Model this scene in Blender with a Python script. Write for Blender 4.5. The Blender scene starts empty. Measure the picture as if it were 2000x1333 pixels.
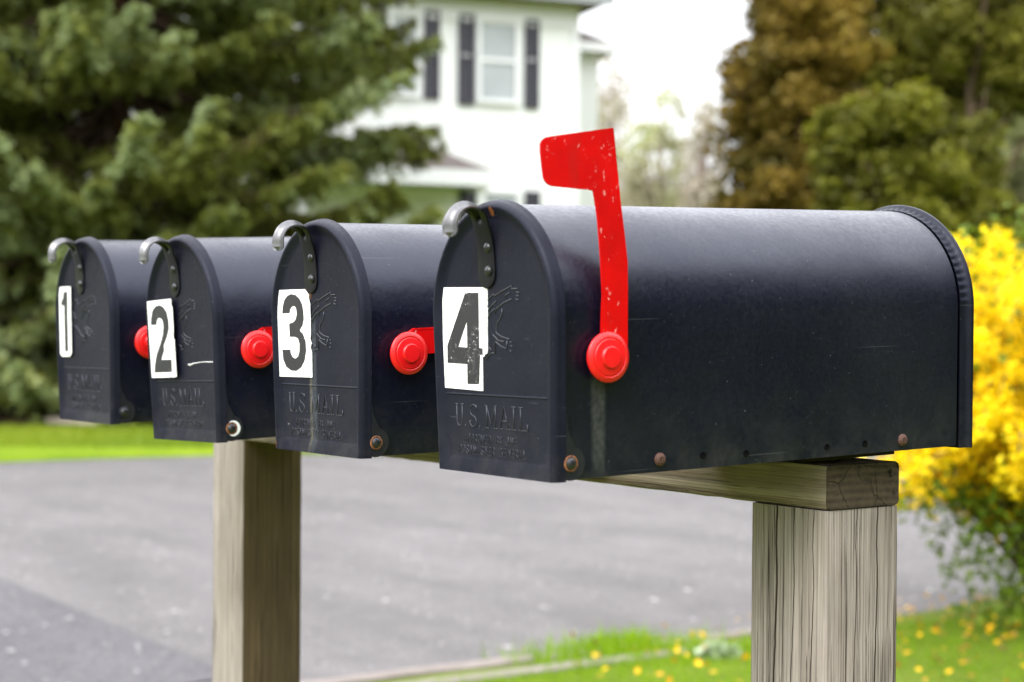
import bpy, bmesh, math, random
import numpy as np
from mathutils import Vector, Matrix, Euler
random.seed(7); rs = np.random.default_rng(7)
S = bpy.context.scene
COL = S.collection
PI = math.pi

# ------------------------------------------------------------------ camera (metres; origin = near end of the rail, top front edge)
CAM = Vector((0.9871, -1.0548, 0.1119)); YAW, PIT, ROL = 0.9358, 0.0070, 0.0068; FPX = 3325.1
FW = Vector((-math.sin(YAW)*math.cos(PIT), math.cos(YAW)*math.cos(PIT), -math.sin(PIT)))
R0 = Vector((math.cos(YAW), math.sin(YAW), 0)); U0 = R0.cross(FW)
RT = R0*math.cos(ROL)+U0*math.sin(ROL); UP = U0*math.cos(ROL)-R0*math.sin(ROL)
GZ = -1.10                                   # level of the ground
FH = Vector((-math.sin(YAW), math.cos(YAW), 0))
cd = bpy.data.cameras.new('camera'); cam = bpy.data.objects.new('camera', cd); COL.objects.link(cam)
M = Matrix((RT, UP, -FW)).transposed().to_4x4(); M.translation = CAM; cam.matrix_world = M
cd.sensor_width = 36; cd.lens = FPX/2000*36; cd.clip_end = 5000; cd.clip_start = .02
cd.dof.use_dof = True; cd.dof.focus_distance = 1.46; cd.dof.aperture_fstop = 6.6
S.camera = cam

def ray(px, py): return (FW + RT*((px-1000)/FPX) - UP*((py-666.5)/FPX))
def at(px, py, depth): return CAM + ray(px, py)*depth
def gnd(px, py, z=GZ):
    d = ray(px, py); return CAM + d*((z-CAM.z)/d.z)
def fr(lat, dep, z=0.):                      # a place given by metres right of / ahead of the viewpoint, height over the ground
    p = CAM + R0*lat + FH*dep; return Vector((p.x, p.y, GZ+z))

# ------------------------------------------------------------------ object helpers
def link(o, parent=None):
    COL.objects.link(o)
    if parent: o.parent = parent
    return o
def mesh_obj(name, me, mats, parent=None, smooth=True):
    if me.materials.__len__() == 0:
        for m in (mats if isinstance(mats, (list, tuple)) else [mats]): me.materials.append(m)
    if smooth:
        me.shade_smooth()
    return link(bpy.data.objects.new(name, me), parent)
def bm_obj(name, bm, mats, parent=None, smooth=True, angle=None, recalc=True):
    if recalc: bmesh.ops.recalc_face_normals(bm, faces=bm.faces)
    me = bpy.data.meshes.new(name); bm.to_mesh(me); bm.free()
    o = mesh_obj(name, me, mats, parent, smooth)
    if smooth and angle: me.set_sharp_from_angle(angle=math.radians(angle))
    return o
def thing(name, label, cat, loc=(0,0,0), rot=(0,0,0), group=None):
    o = bpy.data.objects.new(name, None); COL.objects.link(o); o.empty_display_size = .1
    o.location = loc; o.rotation_euler = rot; tag(o, label, cat, group); return o
def tag(o, label=None, cat=None, group=None, kind=None):
    if label: o['label'] = label
    if cat: o['category'] = cat
    if group: o['group'] = group
    if kind: o['kind'] = kind
    return o
def part_copy(o, parent, name=None):
    c = o.copy(); c.parent = parent; COL.objects.link(c); return c

def box(bm, p0, p1, mi=0, mat=None):
    x0,y0,z0 = p0; x1,y1,z1 = p1
    vs = [bm.verts.new(v) for v in ((x0,y0,z0),(x1,y0,z0),(x1,y1,z0),(x0,y1,z0),(x0,y0,z1),(x1,y0,z1),(x1,y1,z1),(x0,y1,z1))]
    if mat:
        for v in vs: v.co = mat @ v.co
    fs = [bm.faces.new([vs[i] for i in f]) for f in ((0,3,2,1),(4,5,6,7),(0,1,5,4),(1,2,6,5),(2,3,7,6),(3,0,4,7))]
    for f in fs: f.material_index = mi
    return fs
def loft(bm, loops, close=True, cap0=True, cap1=True, mi=0):
    L = [[bm.verts.new(p) for p in lp] for lp in loops]
    n = len(L[0])
    for a, b in zip(L, L[1:]):
        for i in range(n if close else n-1):
            j = (i+1) % n
            try: bm.faces.new((a[i], a[j], b[j], b[i])).material_index = mi
            except ValueError: pass
    if cap0: bm.faces.new(L[0][::-1]).material_index = mi
    if cap1: bm.faces.new(L[-1]).material_index = mi
    return L
def tube(bm, pts, r, n=6, mi=0):
    pts = [Vector(p) for p in pts]; rr = r if isinstance(r, (list, tuple)) else [r]*len(pts)
    loops = []; prev = None
    for i, p in enumerate(pts):
        t = (pts[min(i+1, len(pts)-1)] - pts[max(i-1, 0)])
        if t.length < 1e-9: t = Vector((0,0,1))
        t.normalize()
        a = (prev - t*prev.dot(t)) if prev else t.orthogonal()
        if a.length < 1e-6: a = t.orthogonal()
        a.normalize(); b = t.cross(a); prev = a
        loops.append([p + (a*math.cos(2*PI*k/n) + b*math.sin(2*PI*k/n))*rr[i] for k in range(n)])
    loft(bm, loops, mi=mi)
def lathe(bm, prof, mat, n=28, mi=0):        # prof: (radius, height) about local z, mat places it
    loops = [[mat @ Vector((r*math.cos(2*PI*k/n), r*math.sin(2*PI*k/n), h)) for k in range(n)] for r, h in prof]
    loft(bm, loops, mi=mi)
def prism(bm, poly, f, d0, d1, mi=0, holes=()):   # 2-D outline -> slab; f(u, v, depth) gives the 3-D point
    from mathutils.geometry import tessellate_polygon
    rings = [list(poly)]+[list(h) for h in holes]
    tris = tessellate_polygon([[Vector((u, v, 0)) for u, v in r] for r in rings])
    flat = [p for r in rings for p in r]
    a = [bm.verts.new(f(u, v, d0)) for u, v in flat]; b = [bm.verts.new(f(u, v, d1)) for u, v in flat]
    for t in tris:
        bm.faces.new([a[i] for i in t]).material_index = mi; bm.faces.new([b[i] for i in t[::-1]]).material_index = mi
    k = 0
    for r in rings:
        m = len(r)
        for i in range(m): bm.faces.new((a[k+i], a[k+(i+1)%m], b[k+(i+1)%m], b[k+i])).material_index = mi
        k += m

# ------------------------------------------------------------------ materials
class NT:
    def __init__(s, name):
        s.m = bpy.data.materials.new(name); s.m.use_nodes = True; s.t = s.m.node_tree; s.t.nodes.clear()
        s.out = s.n('ShaderNodeOutputMaterial')
    def n(s, typ, **kw):
        nd = s.t.nodes.new(typ)
        for k, v in kw.items():
            if k.startswith('i_'):
                key = k[2:]; key = int(key) if key.isdigit() else key.replace('_', ' ')
                s.set(nd, key, v)
            else: setattr(nd, k, v)
        return nd
    def set(s, nd, key, v):
        if isinstance(v, bpy.types.NodeSocket): s.t.links.new(v, nd.inputs[key])
        else:
            if isinstance(v, tuple) and len(v) == 3 and nd.inputs[key].type == 'RGBA': v = (*v, 1)
            nd.inputs[key].default_value = v
    def co(s, scale=(1,1,1), kind='Object', loc=(0,0,0)):
        tc = s.n('ShaderNodeTexCoord'); mp = s.n('ShaderNodeMapping', i_Scale=scale, i_Location=loc, i_Vector=tc.outputs[kind]); return mp.outputs[0]
    def noise(s, vec, scale, detail=4, rough=.46, spec=.205, dist=0.):
        return s.n('ShaderNodeTexNoise', i_Vector=vec, i_Scale=scale, i_Detail=detail, i_Roughness=rough, i_Distortion=dist).outputs[0]
    def ramp(s, fac, stops, interp='LINEAR'):
        r = s.n('ShaderNodeValToRGB', i_Fac=fac); e = r.color_ramp; e.interpolation = interp
        while len(e.elements) < len(stops): e.elements.new(.5)
        for el, (p, c) in zip(e.elements, stops):
            el.position = p; el.color = (*c, 1) if isinstance(c, tuple) else (c, c, c, 1)
        return r.outputs[0]
    def mix(s, fac, a, b, blend='MIX'):
        m = s.n('ShaderNodeMix', data_type='RGBA', blend_type=blend)
        s.set(m, 0, fac); s.set(m, 6, a if not isinstance(a, tuple) else (*a, 1)); s.set(m, 7, b if not isinstance(b, tuple) else (*b, 1)); return m.outputs[2]
    def math(s, op, a, b=None, c=None):
        m = s.n('ShaderNodeMath', operation=op); s.set(m, 0, a)
        if b is not None: s.set(m, 1, b)
        if c is not None: s.set(m, 2, c)
        return m.outputs[0]
    def xyz(s, vec):
        return s.n('ShaderNodeSeparateXYZ', i_Vector=vec).outputs
    def bsdf(s, color, rough=.6, bump=None, bstr=.3, bdist=.002, metal=0., spec=.5, coat=0., tint=None):
        b = s.n('ShaderNodeBsdfPrincipled'); s.set(b, 'Base Color', color); s.set(b, 'Roughness', rough); s.set(b, 'Metallic', metal)
        s.set(b, 'Specular IOR Level', spec); s.set(b, 'Coat Weight', coat)
        if tint: s.set(b, 'Specular Tint', (*tint, 1))
        if bump is not None:
            bn = s.n('ShaderNodeBump', i_Strength=bstr, i_Distance=bdist, i_Height=bump); s.set(b, 'Normal', bn.outputs[0])
        s.t.links.new(b.outputs[0], s.out.inputs[0]); return s.m
def band(t, v, lo, hi, soft):                # 1 between lo and hi
    a = t.n('ShaderNodeMapRange', interpolation_type='SMOOTHSTEP', i_Value=v); a.inputs[1].default_value = lo-soft; a.inputs[2].default_value = lo+soft
    b = t.n('ShaderNodeMapRange', interpolation_type='SMOOTHSTEP', i_Value=v); b.inputs[1].default_value = hi-soft; b.inputs[2].default_value = hi+soft
    return t.math('SUBTRACT', a.outputs[0], b.outputs[0])

def paint_black(name, base=(.0016,.0018,.0095), dust=.0028, streaks=(), rust=(), rough=.34, seed=0., spec=.50):
    t = NT(name); c = t.co(loc=(seed, seed*.7, seed*.3))
    o = t.xyz(t.co())
    big = t.noise(c, 9, 4); fine = t.noise(c, 260, 3)
    speck = t.ramp(t.noise(c, 620, 2), [(.0,0.),(.735,0.),(.79,1.)])
    chip = t.ramp(t.noise(c, 150, 3, .7), [(.0,0.),(.765,0.),(.79,1.)])
    vert = t.noise(t.co((60,60,3), loc=(seed,0,0)), 1, 4)
    d = t.math('MULTIPLY', t.ramp(big, [(.3,.25),(.7,1.)]), t.ramp(vert, [(.3,.6),(.7,1.)]))
    col = t.mix(d, base, tuple(b+dust for b in base))
    col = t.mix(t.math('MULTIPLY', speck, .36), col, (.32,.32,.33))
    col = t.mix(t.math('MULTIPLY', chip, .6), col, (.36,.36,.36))
    sc1 = t.ramp(t.noise(t.co((26,7,420), loc=(seed,seed,0)), 1, 2, .5), [(0.,0.),(.735,0.),(.76,1.)])
    col = t.mix(t.math('MULTIPLY', sc1, .16), col, (.16,.16,.17))
    low = t.math('MULTIPLY', t.ramp(t.math('DIVIDE', o[2], .06), [(.0,1.),(.3,.5),(1.,0.)]), t.ramp(t.noise(c, 34, 5, .7), [(.42,0.),(.7,1.)]))
    col = t.mix(t.math('MULTIPLY', low, .5), col, (.040,.038,.037))
    for (ax, lo, hi, zlo, zhi, cc, st) in streaks:
        w = t.math('ADD', o[ax], t.math('MULTIPLY', t.math('SUBTRACT', vert, .5), .006))
        m = t.math('MULTIPLY', band(t, w, lo, hi, .0022), band(t, o[2], zlo, zhi, .012))
        m = t.math('MULTIPLY', m, t.ramp(fine, [(.25,.35),(.7,1.)]))
        col = t.mix(t.math('MULTIPLY', m, st), col, cc)
    for (x, z, r) in rust:
        dx = t.math('SUBTRACT', o[0], x); dz = t.math('SUBTRACT', o[2], z)
        dd = t.math('SQRT', t.math('ADD', t.math('MULTIPLY', dx, dx), t.math('MULTIPLY', dz, dz)))
        dd = t.math('ADD', dd, t.math('MULTIPLY', t.math('SUBTRACT', t.noise(c, 180, 4, .7), .5), r*2.2))
        m = t.ramp(t.math('DIVIDE', dd, r*2), [(.30,1.),(.52,0.)])
        col = t.mix(m, col, t.mix(fine, (.05,.018,.008), (.30,.105,.028)))
    rg = t.ramp(t.math('ADD', t.math('MULTIPLY', big, .5), t.math('MULTIPLY', fine, .5)), [(.32, rough-.07),(.68, rough+.12)])
    bump = t.math('ADD', t.math('MULTIPLY', t.noise(c, 14, 2), 1.0), t.math('MULTIPLY', fine, .05))
    return t.bsdf(col, rg, bump, .30, .007, spec=spec, tint=(.80,.85,1.))
def red_paint():
    t = NT('red_paint'); c = t.co()
    n1 = t.noise(c, 190, 4, .75); n2 = t.noise(t.co((1,1,1), loc=(.4,.2,.9)), 420, 2); big = t.noise(c, 26, 3)
    o = t.xyz(t.co()); edge = t.math('MAXIMUM', band(t, o[1], -1., EDGE_Y, .010), t.math('MULTIPLY', band(t, o[2], KINK_Z-.006, KINK_Z+.004, .003), .9))
    wearzone = t.math('MULTIPLY', t.ramp(big, [(.50,0.),(.64,1.)]), t.math('ADD', t.math('MULTIPLY', edge, .8), .25))
    scr = t.ramp(t.noise(t.co((900,260,120)), 1, 2), [(.0,0.),(.70,0.),(.735,1.)])
    chips = t.math('MULTIPLY', t.ramp(n1, [(0.,0.),(.625,0.),(.65,1.)]), wearzone)
    chips = t.math('MAXIMUM', chips, t.math('MULTIPLY', scr, .30))
    chips = t.math('MAXIMUM', chips, t.ramp(n2, [(0.,0.),(.77,0.),(.79,.6)]))
    col = t.mix(t.ramp(t.noise(c, 17, 5, .65), [(.3,0.),(.7,1.)]), (.40,.0,.001), (.60,.0005,.001)); col = t.mix(t.math('MULTIPLY', t.ramp(t.noise(t.co((70,70,9)), 1, 4), [(.55,0.),(.75,1.)]), .35), col, (.25,.012,.010))
    col = t.mix(chips, col, (.78,.58,.55))
    return t.bsdf(col, .38, n1, .05, .001, spec=.28)
def hub_red():
    t = NT('red_plastic'); c = t.co(); n = t.noise(c, 90, 3)
    return t.bsdf(t.mix(n, (.58,.004,.006), (.72,.009,.012)), .34, n, .05, .001, spec=.45)
def rusty():
    t = NT('rusty_steel'); c = t.co(); n = t.noise(c, 420, 5, .7)
    return t.bsdf(t.mix(n, (.022,.012,.010), (.115,.045,.028)), .75, n, .5, .0008)
def simple(name, a, b, scale, rough=.6, bstr=.15, bdist=.002, **kw):
    t = NT(name); c = t.co(); n = t.noise(c, scale, 5, .6)
    return t.bsdf(t.mix(n, a, b), rough, n, bstr, bdist, **kw)
def wood(name, axis, light=(.38,.33,.30), mid=(.17,.132,.112), dark=(.045,.034,.025), cracks=(), seed=0., crackdens=.009, tint=None):
    t = NT(name)
    def sc(across, along): return tuple(along if i == axis else across for i in range(3))
    lo = (seed, seed*1.3, seed*.6)
    g1 = t.noise(t.co(sc(120, .55), loc=lo), 1, 7, .70, .05)
    g2 = t.noise(t.co(sc(520, 2.2), loc=lo), 1, 4, .65)
    g3 = t.noise(t.co(sc(230, 1.2), loc=lo), 1, 2, .5, .05)
    blot = t.noise(t.co(sc(12, 6), loc=lo), 1, 4, .6)
    col = t.ramp(g1, [(.30, mid),(.44, light),(.50, tuple(v*.62 for v in light)),(.55, light),(.66, tuple(v*.75 for v in light)),(.75, light)])
    col = t.mix(t.math('MULTIPLY', t.ramp(g2, [(.36,1.),(.54,0.)]), .50), col, tuple(v*.55 for v in mid))
    g4 = t.noise(t.co(sc(900, 14), loc=lo), 1, 3, .6); col = t.mix(t.math('MULTIPLY', t.ramp(g4, [(.50,0.),(.62,1.)]), .35), col, tuple(min(1, v*1.35) for v in light))
    col = t.mix(t.math('MULTIPLY', t.ramp(blot, [(.45,0.),(.72,1.)]), .45), col, tint or mid)
    line = t.math('ABSOLUTE', t.math('SUBTRACT', g3, .5))
    gap = t.ramp(t.noise(t.co(sc(30, 4), loc=lo), 1, 2), [(.40,0.),(.50,1.)])
    cr = t.math('MULTIPLY', t.ramp(line, [(0.,1.),(crackdens*.5,.8),(crackdens,0.)]), gap)
    g5 = t.noise(t.co(sc(300, 5), loc=lo), 1, 2, .5); cr = t.math('MAXIMUM', cr, t.ramp(g5, [(0.,0.),(.64,0.),(.70,.75)]))
    g6 = t.noise(t.co(sc(48, .9), loc=lo), 1, 3, .6); col = t.mix(t.math('MULTIPLY', t.ramp(g6, [(.48,0.),(.66,1.)]), .55), col, mid)
    o = t.xyz(t.co()); wob = t.noise(t.co(sc(.01, 9), loc=lo), 1, 4, .6)
    for (ax, x0, w, oth, lo2, hi2) in cracks:
        v = t.math('ADD', o[ax], t.math('MULTIPLY', t.math('SUBTRACT', wob, .5), .009))
        m = t.math('MULTIPLY', band(t, v, x0-w, x0+w, w*.5), band(t, o[oth], lo2, hi2, .0006))
        cr = t.math('MAXIMUM', cr, m)
    col = t.mix(cr, col, dark)
    h = t.math('SUBTRACT', t.math('ADD', t.math('MULTIPLY', g2, .35), t.math('MULTIPLY', g1, .4)), t.math('MULTIPLY', cr, .9))
    return t.bsdf(col, .85, h, .9, .0022, spec=.2)
def end_grain():
    t = NT('end_grain'); c = t.co((0.001,1,1), loc=(0,-.030,.016))
    rings = t.n('ShaderNodeTexWave', wave_type='RINGS', rings_direction='X', i_Vector=c, i_Scale=46., i_Distortion=.8, i_Detail=3., i_Detail_Scale=2.).outputs[1]
    o = t.xyz(c)
    ang = t.math('ADD', t.math('ARCTAN2', o[2], o[1]), t.math('MULTIPLY', t.noise(c, 60, 3, .5), .10))
    rr = t.math('SQRT', t.math('ADD', t.math('MULTIPLY', o[1], o[1]), t.math('MULTIPLY', o[2], o[2])))
    an = t.n('ShaderNodeCombineXYZ', i_X=t.math('MULTIPLY', ang, 1.9)).outputs[0]
    rad = t.math('MULTIPLY', t.math('MULTIPLY', t.n('ShaderNodeTexVoronoi', feature='DISTANCE_TO_EDGE', i_Vector=an, i_Scale=1.).outputs[0], rr), 60.)
    vor = t.n('ShaderNodeTexVoronoi', feature='DISTANCE_TO_EDGE', i_Vector=t.mix(.012, c, t.n('ShaderNodeTexNoise', i_Vector=c, i_Scale=60.).outputs[1], 'ADD'), i_Scale=30.).outputs[0]
    cr = t.math('MAXIMUM', t.ramp(rad, [(0.,1.),(.07,.85),(.17,0.)]), t.math('MULTIPLY', t.ramp(vor, [(0.,1.),(.010,.6),(.022,0.)]), .40))
    n = t.ramp(t.noise(c, 60, 6, .7), [(.3,0.),(.7,1.)])
    col = t.mix(n, (.024,.018,.013), (.072,.053,.038)); col = t.mix(t.math('MULTIPLY', rings, .34), col, (.120,.089,.060))
    col = t.mix(cr, col, (.008,.006,.005))
    return t.bsdf(col, .9, t.math('SUBTRACT', t.math('MULTIPLY', n, .5), cr), .9, .003, spec=.2)
def leafmat(name, stops, trans=.3, rough=.46, spec=.205, nscale=1.2, nmix=.45):
    t = NT(name)
    a = t.n('ShaderNodeAttribute', attribute_name='tint').outputs[2]
    n = t.noise(t.co(), nscale, 3)
    f = t.math('ADD', t.math('MULTIPLY', a, 1-nmix), t.math('MULTIPLY', t.ramp(n, [(.3,0.),(.7,1.)]), nmix))
    col = t.ramp(f, stops)
    p = t.n('ShaderNodeBsdfPrincipled'); t.set(p, 'Base Color', col); t.set(p, 'Roughness', rough); t.set(p, 'Specular IOR Level', .25)
    tr = t.n('ShaderNodeBsdfTranslucent'); t.set(tr, 'Color', col)
    mx = t.n('ShaderNodeMixShader', i_Fac=trans); t.t.links.new(p.outputs[0], mx.inputs[1]); t.t.links.new(tr.outputs[0], mx.inputs[2])
    t.t.links.new(mx.outputs[0], t.out.inputs[0]); return t.m

# ------------------------------------------------------------------ sky and sun (bright overcast)
W = bpy.data.worlds.new('World'); S.world = W; W.use_nodes = True
wt = W.node_tree; wt.nodes.clear()
SUN_EL, SUN_AZ = math.radians(46), math.radians(163)      # azimuth clockwise from +Y
sk = wt.nodes.new('ShaderNodeTexSky'); sk.sky_type = 'NISHITA'; sk.sun_disc = False; sk.sun_elevation = SUN_EL; sk.sun_rotation = SUN_AZ
sk.dust_density = 4; sk.air_density = 1; sk.ozone_density = 1
tc = wt.nodes.new('ShaderNodeTexCoord'); sp = wt.nodes.new('ShaderNodeSeparateXYZ'); wt.links.new(tc.outputs['Generated'], sp.inputs[0])
rp = wt.nodes.new('ShaderNodeValToRGB'); rp.color_ramp.elements[0].position = 0; rp.color_ramp.elements[0].color = (5.9,5.95,6.1,1)
rp.color_ramp.elements[1].position = .55; rp.color_ramp.elements[1].color = (25.,25.3,26.4,1)
wt.links.new(sp.outputs[2], rp.inputs[0])
cn = wt.nodes.new('ShaderNodeTexNoise'); cn.inputs['Scale'].default_value = 2.2; cn.inputs['Detail'].default_value = 5; wt.links.new(tc.outputs['Generated'], cn.inputs['Vector'])
cr_ = wt.nodes.new('ShaderNodeMapRange'); cr_.inputs[1].default_value = .3; cr_.inputs[2].default_value = .7; cr_.inputs[3].default_value = .78; cr_.inputs[4].default_value = .97; wt.links.new(cn.outputs[0], cr_.inputs[0])
mx = wt.nodes.new('ShaderNodeMix'); mx.data_type = 'RGBA'; wt.links.new(cr_.outputs[0], mx.inputs[0]); wt.links.new(sk.outputs[0], mx.inputs[6]); wt.links.new(rp.outputs[0], mx.inputs[7])
bg = wt.nodes.new('ShaderNodeBackground'); bg.inputs[1].default_value = .10; wt.links.new(mx.outputs[2], bg.inputs[0])
wo = wt.nodes.new('ShaderNodeOutputWorld'); wt.links.new(bg.outputs[0], wo.inputs[0])
sl = bpy.data.lights.new('sun', 'SUN'); sl.energy = 2.0; sl.angle = math.radians(32); sl.color = (1,.97,.92)
so = bpy.data.objects.new('sun', sl); COL.objects.link(so)
sd = Vector((math.sin(SUN_AZ)*math.cos(SUN_EL), math.cos(SUN_AZ)*math.cos(SUN_EL), math.sin(SUN_EL)))
so.rotation_euler = sd.to_track_quat('Z', 'Y').to_euler(); so.location = (0,0,20)
S.view_settings.view_transform = 'Standard'; S.view_settings.look = 'None'; S.view_settings.gamma = 1; S.view_settings.exposure = 0.85

# ------------------------------------------------------------------ mailboxes
Wd, Wb, H, D = .1766, .1671, .2115, .439
FY = .0042                                    # the door face lies this far behind its rim
def xs(z):                                    # half width of the outline at height z
    zs = H-Wd/2
    return Wb/2 + (Wd-Wb)/2*min(max(z/zs, 0), 1)
def outline(inset=0., zb=0., narc=48, nside=6):
    zs = H-Wd/2; out = []
    for i in range(nside): z = zb+(zs-zb)*i/nside; out.append((xs(z)-inset, z))
    r = Wd/2-inset
    for i in range(narc+1): a = PI*i/narc; out.append((r*math.cos(a), zs+r*math.sin(a)))
    for i in range(nside-1, -1, -1): z = zb+(zs-zb)*i/nside; out.append((-(xs(z)-inset), z))
    return out
def L3(o2, y): return [Vector((x, y, z)) for x, z in o2]
BOX = {4: ((-.0786,-.2875,-.0011), (.0299,-.0070,-.0583)), 3: ((-.3614,-.2816,-.0021), (.0241,-.0054,-.0359)),
       2: ((-.6270,-.2850,-.0057), (.0468,-.0315,-.0363)), 1: ((-.8831,-.2881,.0019), (.0286,-.0086,-.0254))}
def frame(k):
    l, (a, b, c) = BOX[k]; return Matrix.Translation(l) @ Euler((a, b, c), 'XYZ').to_matrix().to_4x4()
def loc_of(k, px, py, axis, val):             # where the sight line meets a plane of box k, in the box's own metres
    inv = frame(k).inverted(); o = inv @ CAM; d = inv.to_3x3() @ ray(px, py)
    return o + d*((val-o[axis])/d[axis])
def door_pt(k, px, py, y=FY): p = loc_of(k, px, py, 1, y); return (p.x, p.z)
def side_pt(k, px, py, x): p = loc_of(k, px, py, 0, x); return (p.y, p.z)
def crop(x0, y0, s, pts): return [(x0+x/s, y0+y/s) for x, y in pts]

# measured digits and stickers (picture coordinates, turned into metres on the door face)
C1 = lambda p: crop(820,380,4.1656,p); C2 = lambda p: crop(820,660,4.4444,p); C3 = lambda p: crop(500,400,5.126,p)
C4 = lambda p: crop(500,640,4.7605,p); C5 = lambda p: crop(80,430,5.263,p); C6 = lambda p: crop(80,640,4.762,p)
STK = {
 4: dict(panel=C1([(185,757),(535,757),(550,772),(551,900),(547,915),(553,930),(550,1100),(553,1270)])+C2([(585,138),(572,142),(560,162),(545,172),(549,462),(210,432)]),
         digit=[(909.3,572),(935.2,572),(937,680),(943.7,681),(943.7,693.7),(938.5,693.7),(937,751),(914,750.5),(913.4,711.7),(875,709),(874.7,674.5)],
         hole=[(912.4,628.4),(913.6,679),(896.3,677.7)]),
 3: dict(panel=C3([(195,860),(370,850),(376,857),(384,850),(490,848),(530,905),(528,930),(540,1000),(546,1150),(548,1300)])+C4([(510,60),(505,110),(516,150),(508,190),(520,240),(524,465),(222,455)]),
         digit=C3([(268,1090),(270,1030),(285,960),(315,915),(355,895),(400,905),(440,945),(465,1000),(478,1070),(482,1150),(470,1210),(440,1258)])+
               C4([(440,60),(465,130),(470,220),(455,310),(425,370),(380,405),(330,400),(285,365),(258,300),(248,207),(322,205),(328,240),(345,275),(370,290),(395,270),(408,220),(408,150),(395,105),(370,88),(318,87)])+
               C3([(335,1190),(375,1180),(400,1150),(412,1100),(408,1050),(395,1020),(375,1015),(352,1035),(342,1070),(340,1088)]), hole=None),
 2: dict(panel=C5([(1092,840),(1328,810),(1338,815),(1340,880),(1350,905),(1362,1100)])+C6([(1232,100),(1240,105),(1262,455),(1255,462),(1040,468),(1034,460)]),
         digit=C5([(1135,1082),(1135,1010),(1150,930),(1180,888),(1220,875),(1260,895),(1295,950),(1315,1040),(1318,1120),(1300,1200),(1265,1290)])+
               C6([(1150,215),(1132,270),(1125,300),(1218,298),(1222,415),(1060,420),(1060,370),(1080,250)])+C5([(1227,1282),(1244,1230),(1257,1170),(1262,1100),(1255,1040),(1235,1010),(1210,1008),(1195,1035),(1190,1080)]), hole=None),
 1: dict(panel=C5([(185,690),(298,684),(305,690),(309,1000)])+C6([(286,240),(270,270),(198,270),(182,240)]),
         digit=C5([(237,740),(275,735),(277,1000)])+C6([(258,225),(226,222)])+C5([(243,1000),(241,880),(212,880),(210,845),(228,805)]), hole=None)}
EAGLE = [[(552,862),(600,810),(608,828),(670,788),(745,745),(745,768),(795,768)],[(785,795),(808,800)],[(785,822),(805,828)],[(780,850),(800,862)],
 [(610,970),(625,930),(680,885),(745,852)],[(690,838),(700,820),(728,800)],[(540,965),(590,900),(620,870)],[(540,1035),(580,960),(608,932)],
 [(668,930),(670,970),(650,1020),(630,1045),(625,1090),(622,1120),(632,1135),(670,1160),(730,1180)],
 [(595,1140),(640,1190),(685,1200)],[(612,1290),(608,1215),(620,1200),(660,1235),(705,1258),(710,1190)],
 [(735,1200),(747,1205)],[(740,1230),(752,1240)],[(735,1270),(745,1280)],[(545,1340),(575,1295),(612,1290)],[(550,1232),(580,1260),(575,1295)]]
EAGLE_1 = [[(322,905),(345,828),(372,815),(388,875),(402,848)],[(322,945),(345,960),(350,1000),(378,1020),(345,1050),(328,1078),(370,1100),(402,1150),(430,1210)]]

FONT = {'U':[[(0,1),(.36,1)],[(.64,1),(1,1)],[(.18,1),(.18,.25),(.3,.04),(.5,0),(.7,.04),(.82,.25),(.82,1)]],
 'S':[[(.95,.72),(.92,1)],[(.93,.85),(.75,.98),(.45,1),(.15,.9),(.08,.72),(.2,.57),(.8,.42),(.93,.25),(.82,.08),(.5,0),(.25,.03),(.06,.18)],[(.05,.3),(.07,0)]],
 'M':[[(0,0),(.3,0)],[(.7,0),(1,0)],[(0,1),(.15,1),(.5,.15),(.85,1),(1,1)],[(.14,0),(.14,1)],[(.86,0),(.86,1)]],
 'A':[[(0,0),(.32,0)],[(.68,0),(1,0)],[(.15,0),(.5,1),(.85,0)],[(.28,.36),(.72,.36)]],
 'I':[[(.2,0),(.8,0)],[(.2,1),(.8,1)],[(.5,0),(.5,1)]], 'L':[[(.05,1),(.5,1)],[(.05,0),(.95,0),(.97,.28)],[(.27,0),(.27,1)]],
 '.':[[(.4,0),(.6,0),(.6,.06),(.4,.06)]],
 'P':[[(.1,0),(.1,1),(.7,1),(.9,.86),(.9,.62),(.7,.48),(.1,.48)]],'R':[[(.1,0),(.1,1),(.7,1),(.9,.86),(.9,.62),(.7,.48),(.1,.48)],[(.5,.48),(.92,0)]],
 'O':[[(.3,0),(.1,.2),(.1,.8),(.3,1),(.7,1),(.9,.8),(.9,.2),(.7,0),(.3,0)]],'V':[[(.05,1),(.5,0),(.95,1)]],'E':[[(.9,1),(.1,1),(.1,0),(.9,0)],[(.1,.5),(.75,.5)]],
 'D':[[(.1,0),(.1,1),(.6,1),(.9,.75),(.9,.25),(.6,0),(.1,0)]],'B':[[(.1,0),(.1,1),(.7,1),(.88,.85),(.88,.65),(.7,.52),(.1,.52)],[(.7,.52),(.92,.38),(.92,.12),(.7,0),(.1,0)]],
 'Y':[[(.05,1),(.5,.5),(.95,1)],[(.5,.5),(.5,0)]],'T':[[(.05,1),(.95,1)],[(.5,1),(.5,0)]],'H':[[(.1,0),(.1,1)],[(.9,0),(.9,1)],[(.1,.5),(.9,.5)]],
 'N':[[(.1,0),(.1,1),(.9,0),(.9,1)]],'G':[[(.9,.82),(.7,1),(.3,1),(.1,.8),(.1,.2),(.3,0),(.7,0),(.9,.2),(.9,.5),(.55,.5)]]}
def strokes(text, x0, z0, w, h, adv):
    out = []
    for i, ch in enumerate(text):
        for s in FONT.get(ch, []): out.append([(x0+i*adv+u*w, z0+v*h) for u, v in s])
    return out

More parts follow.
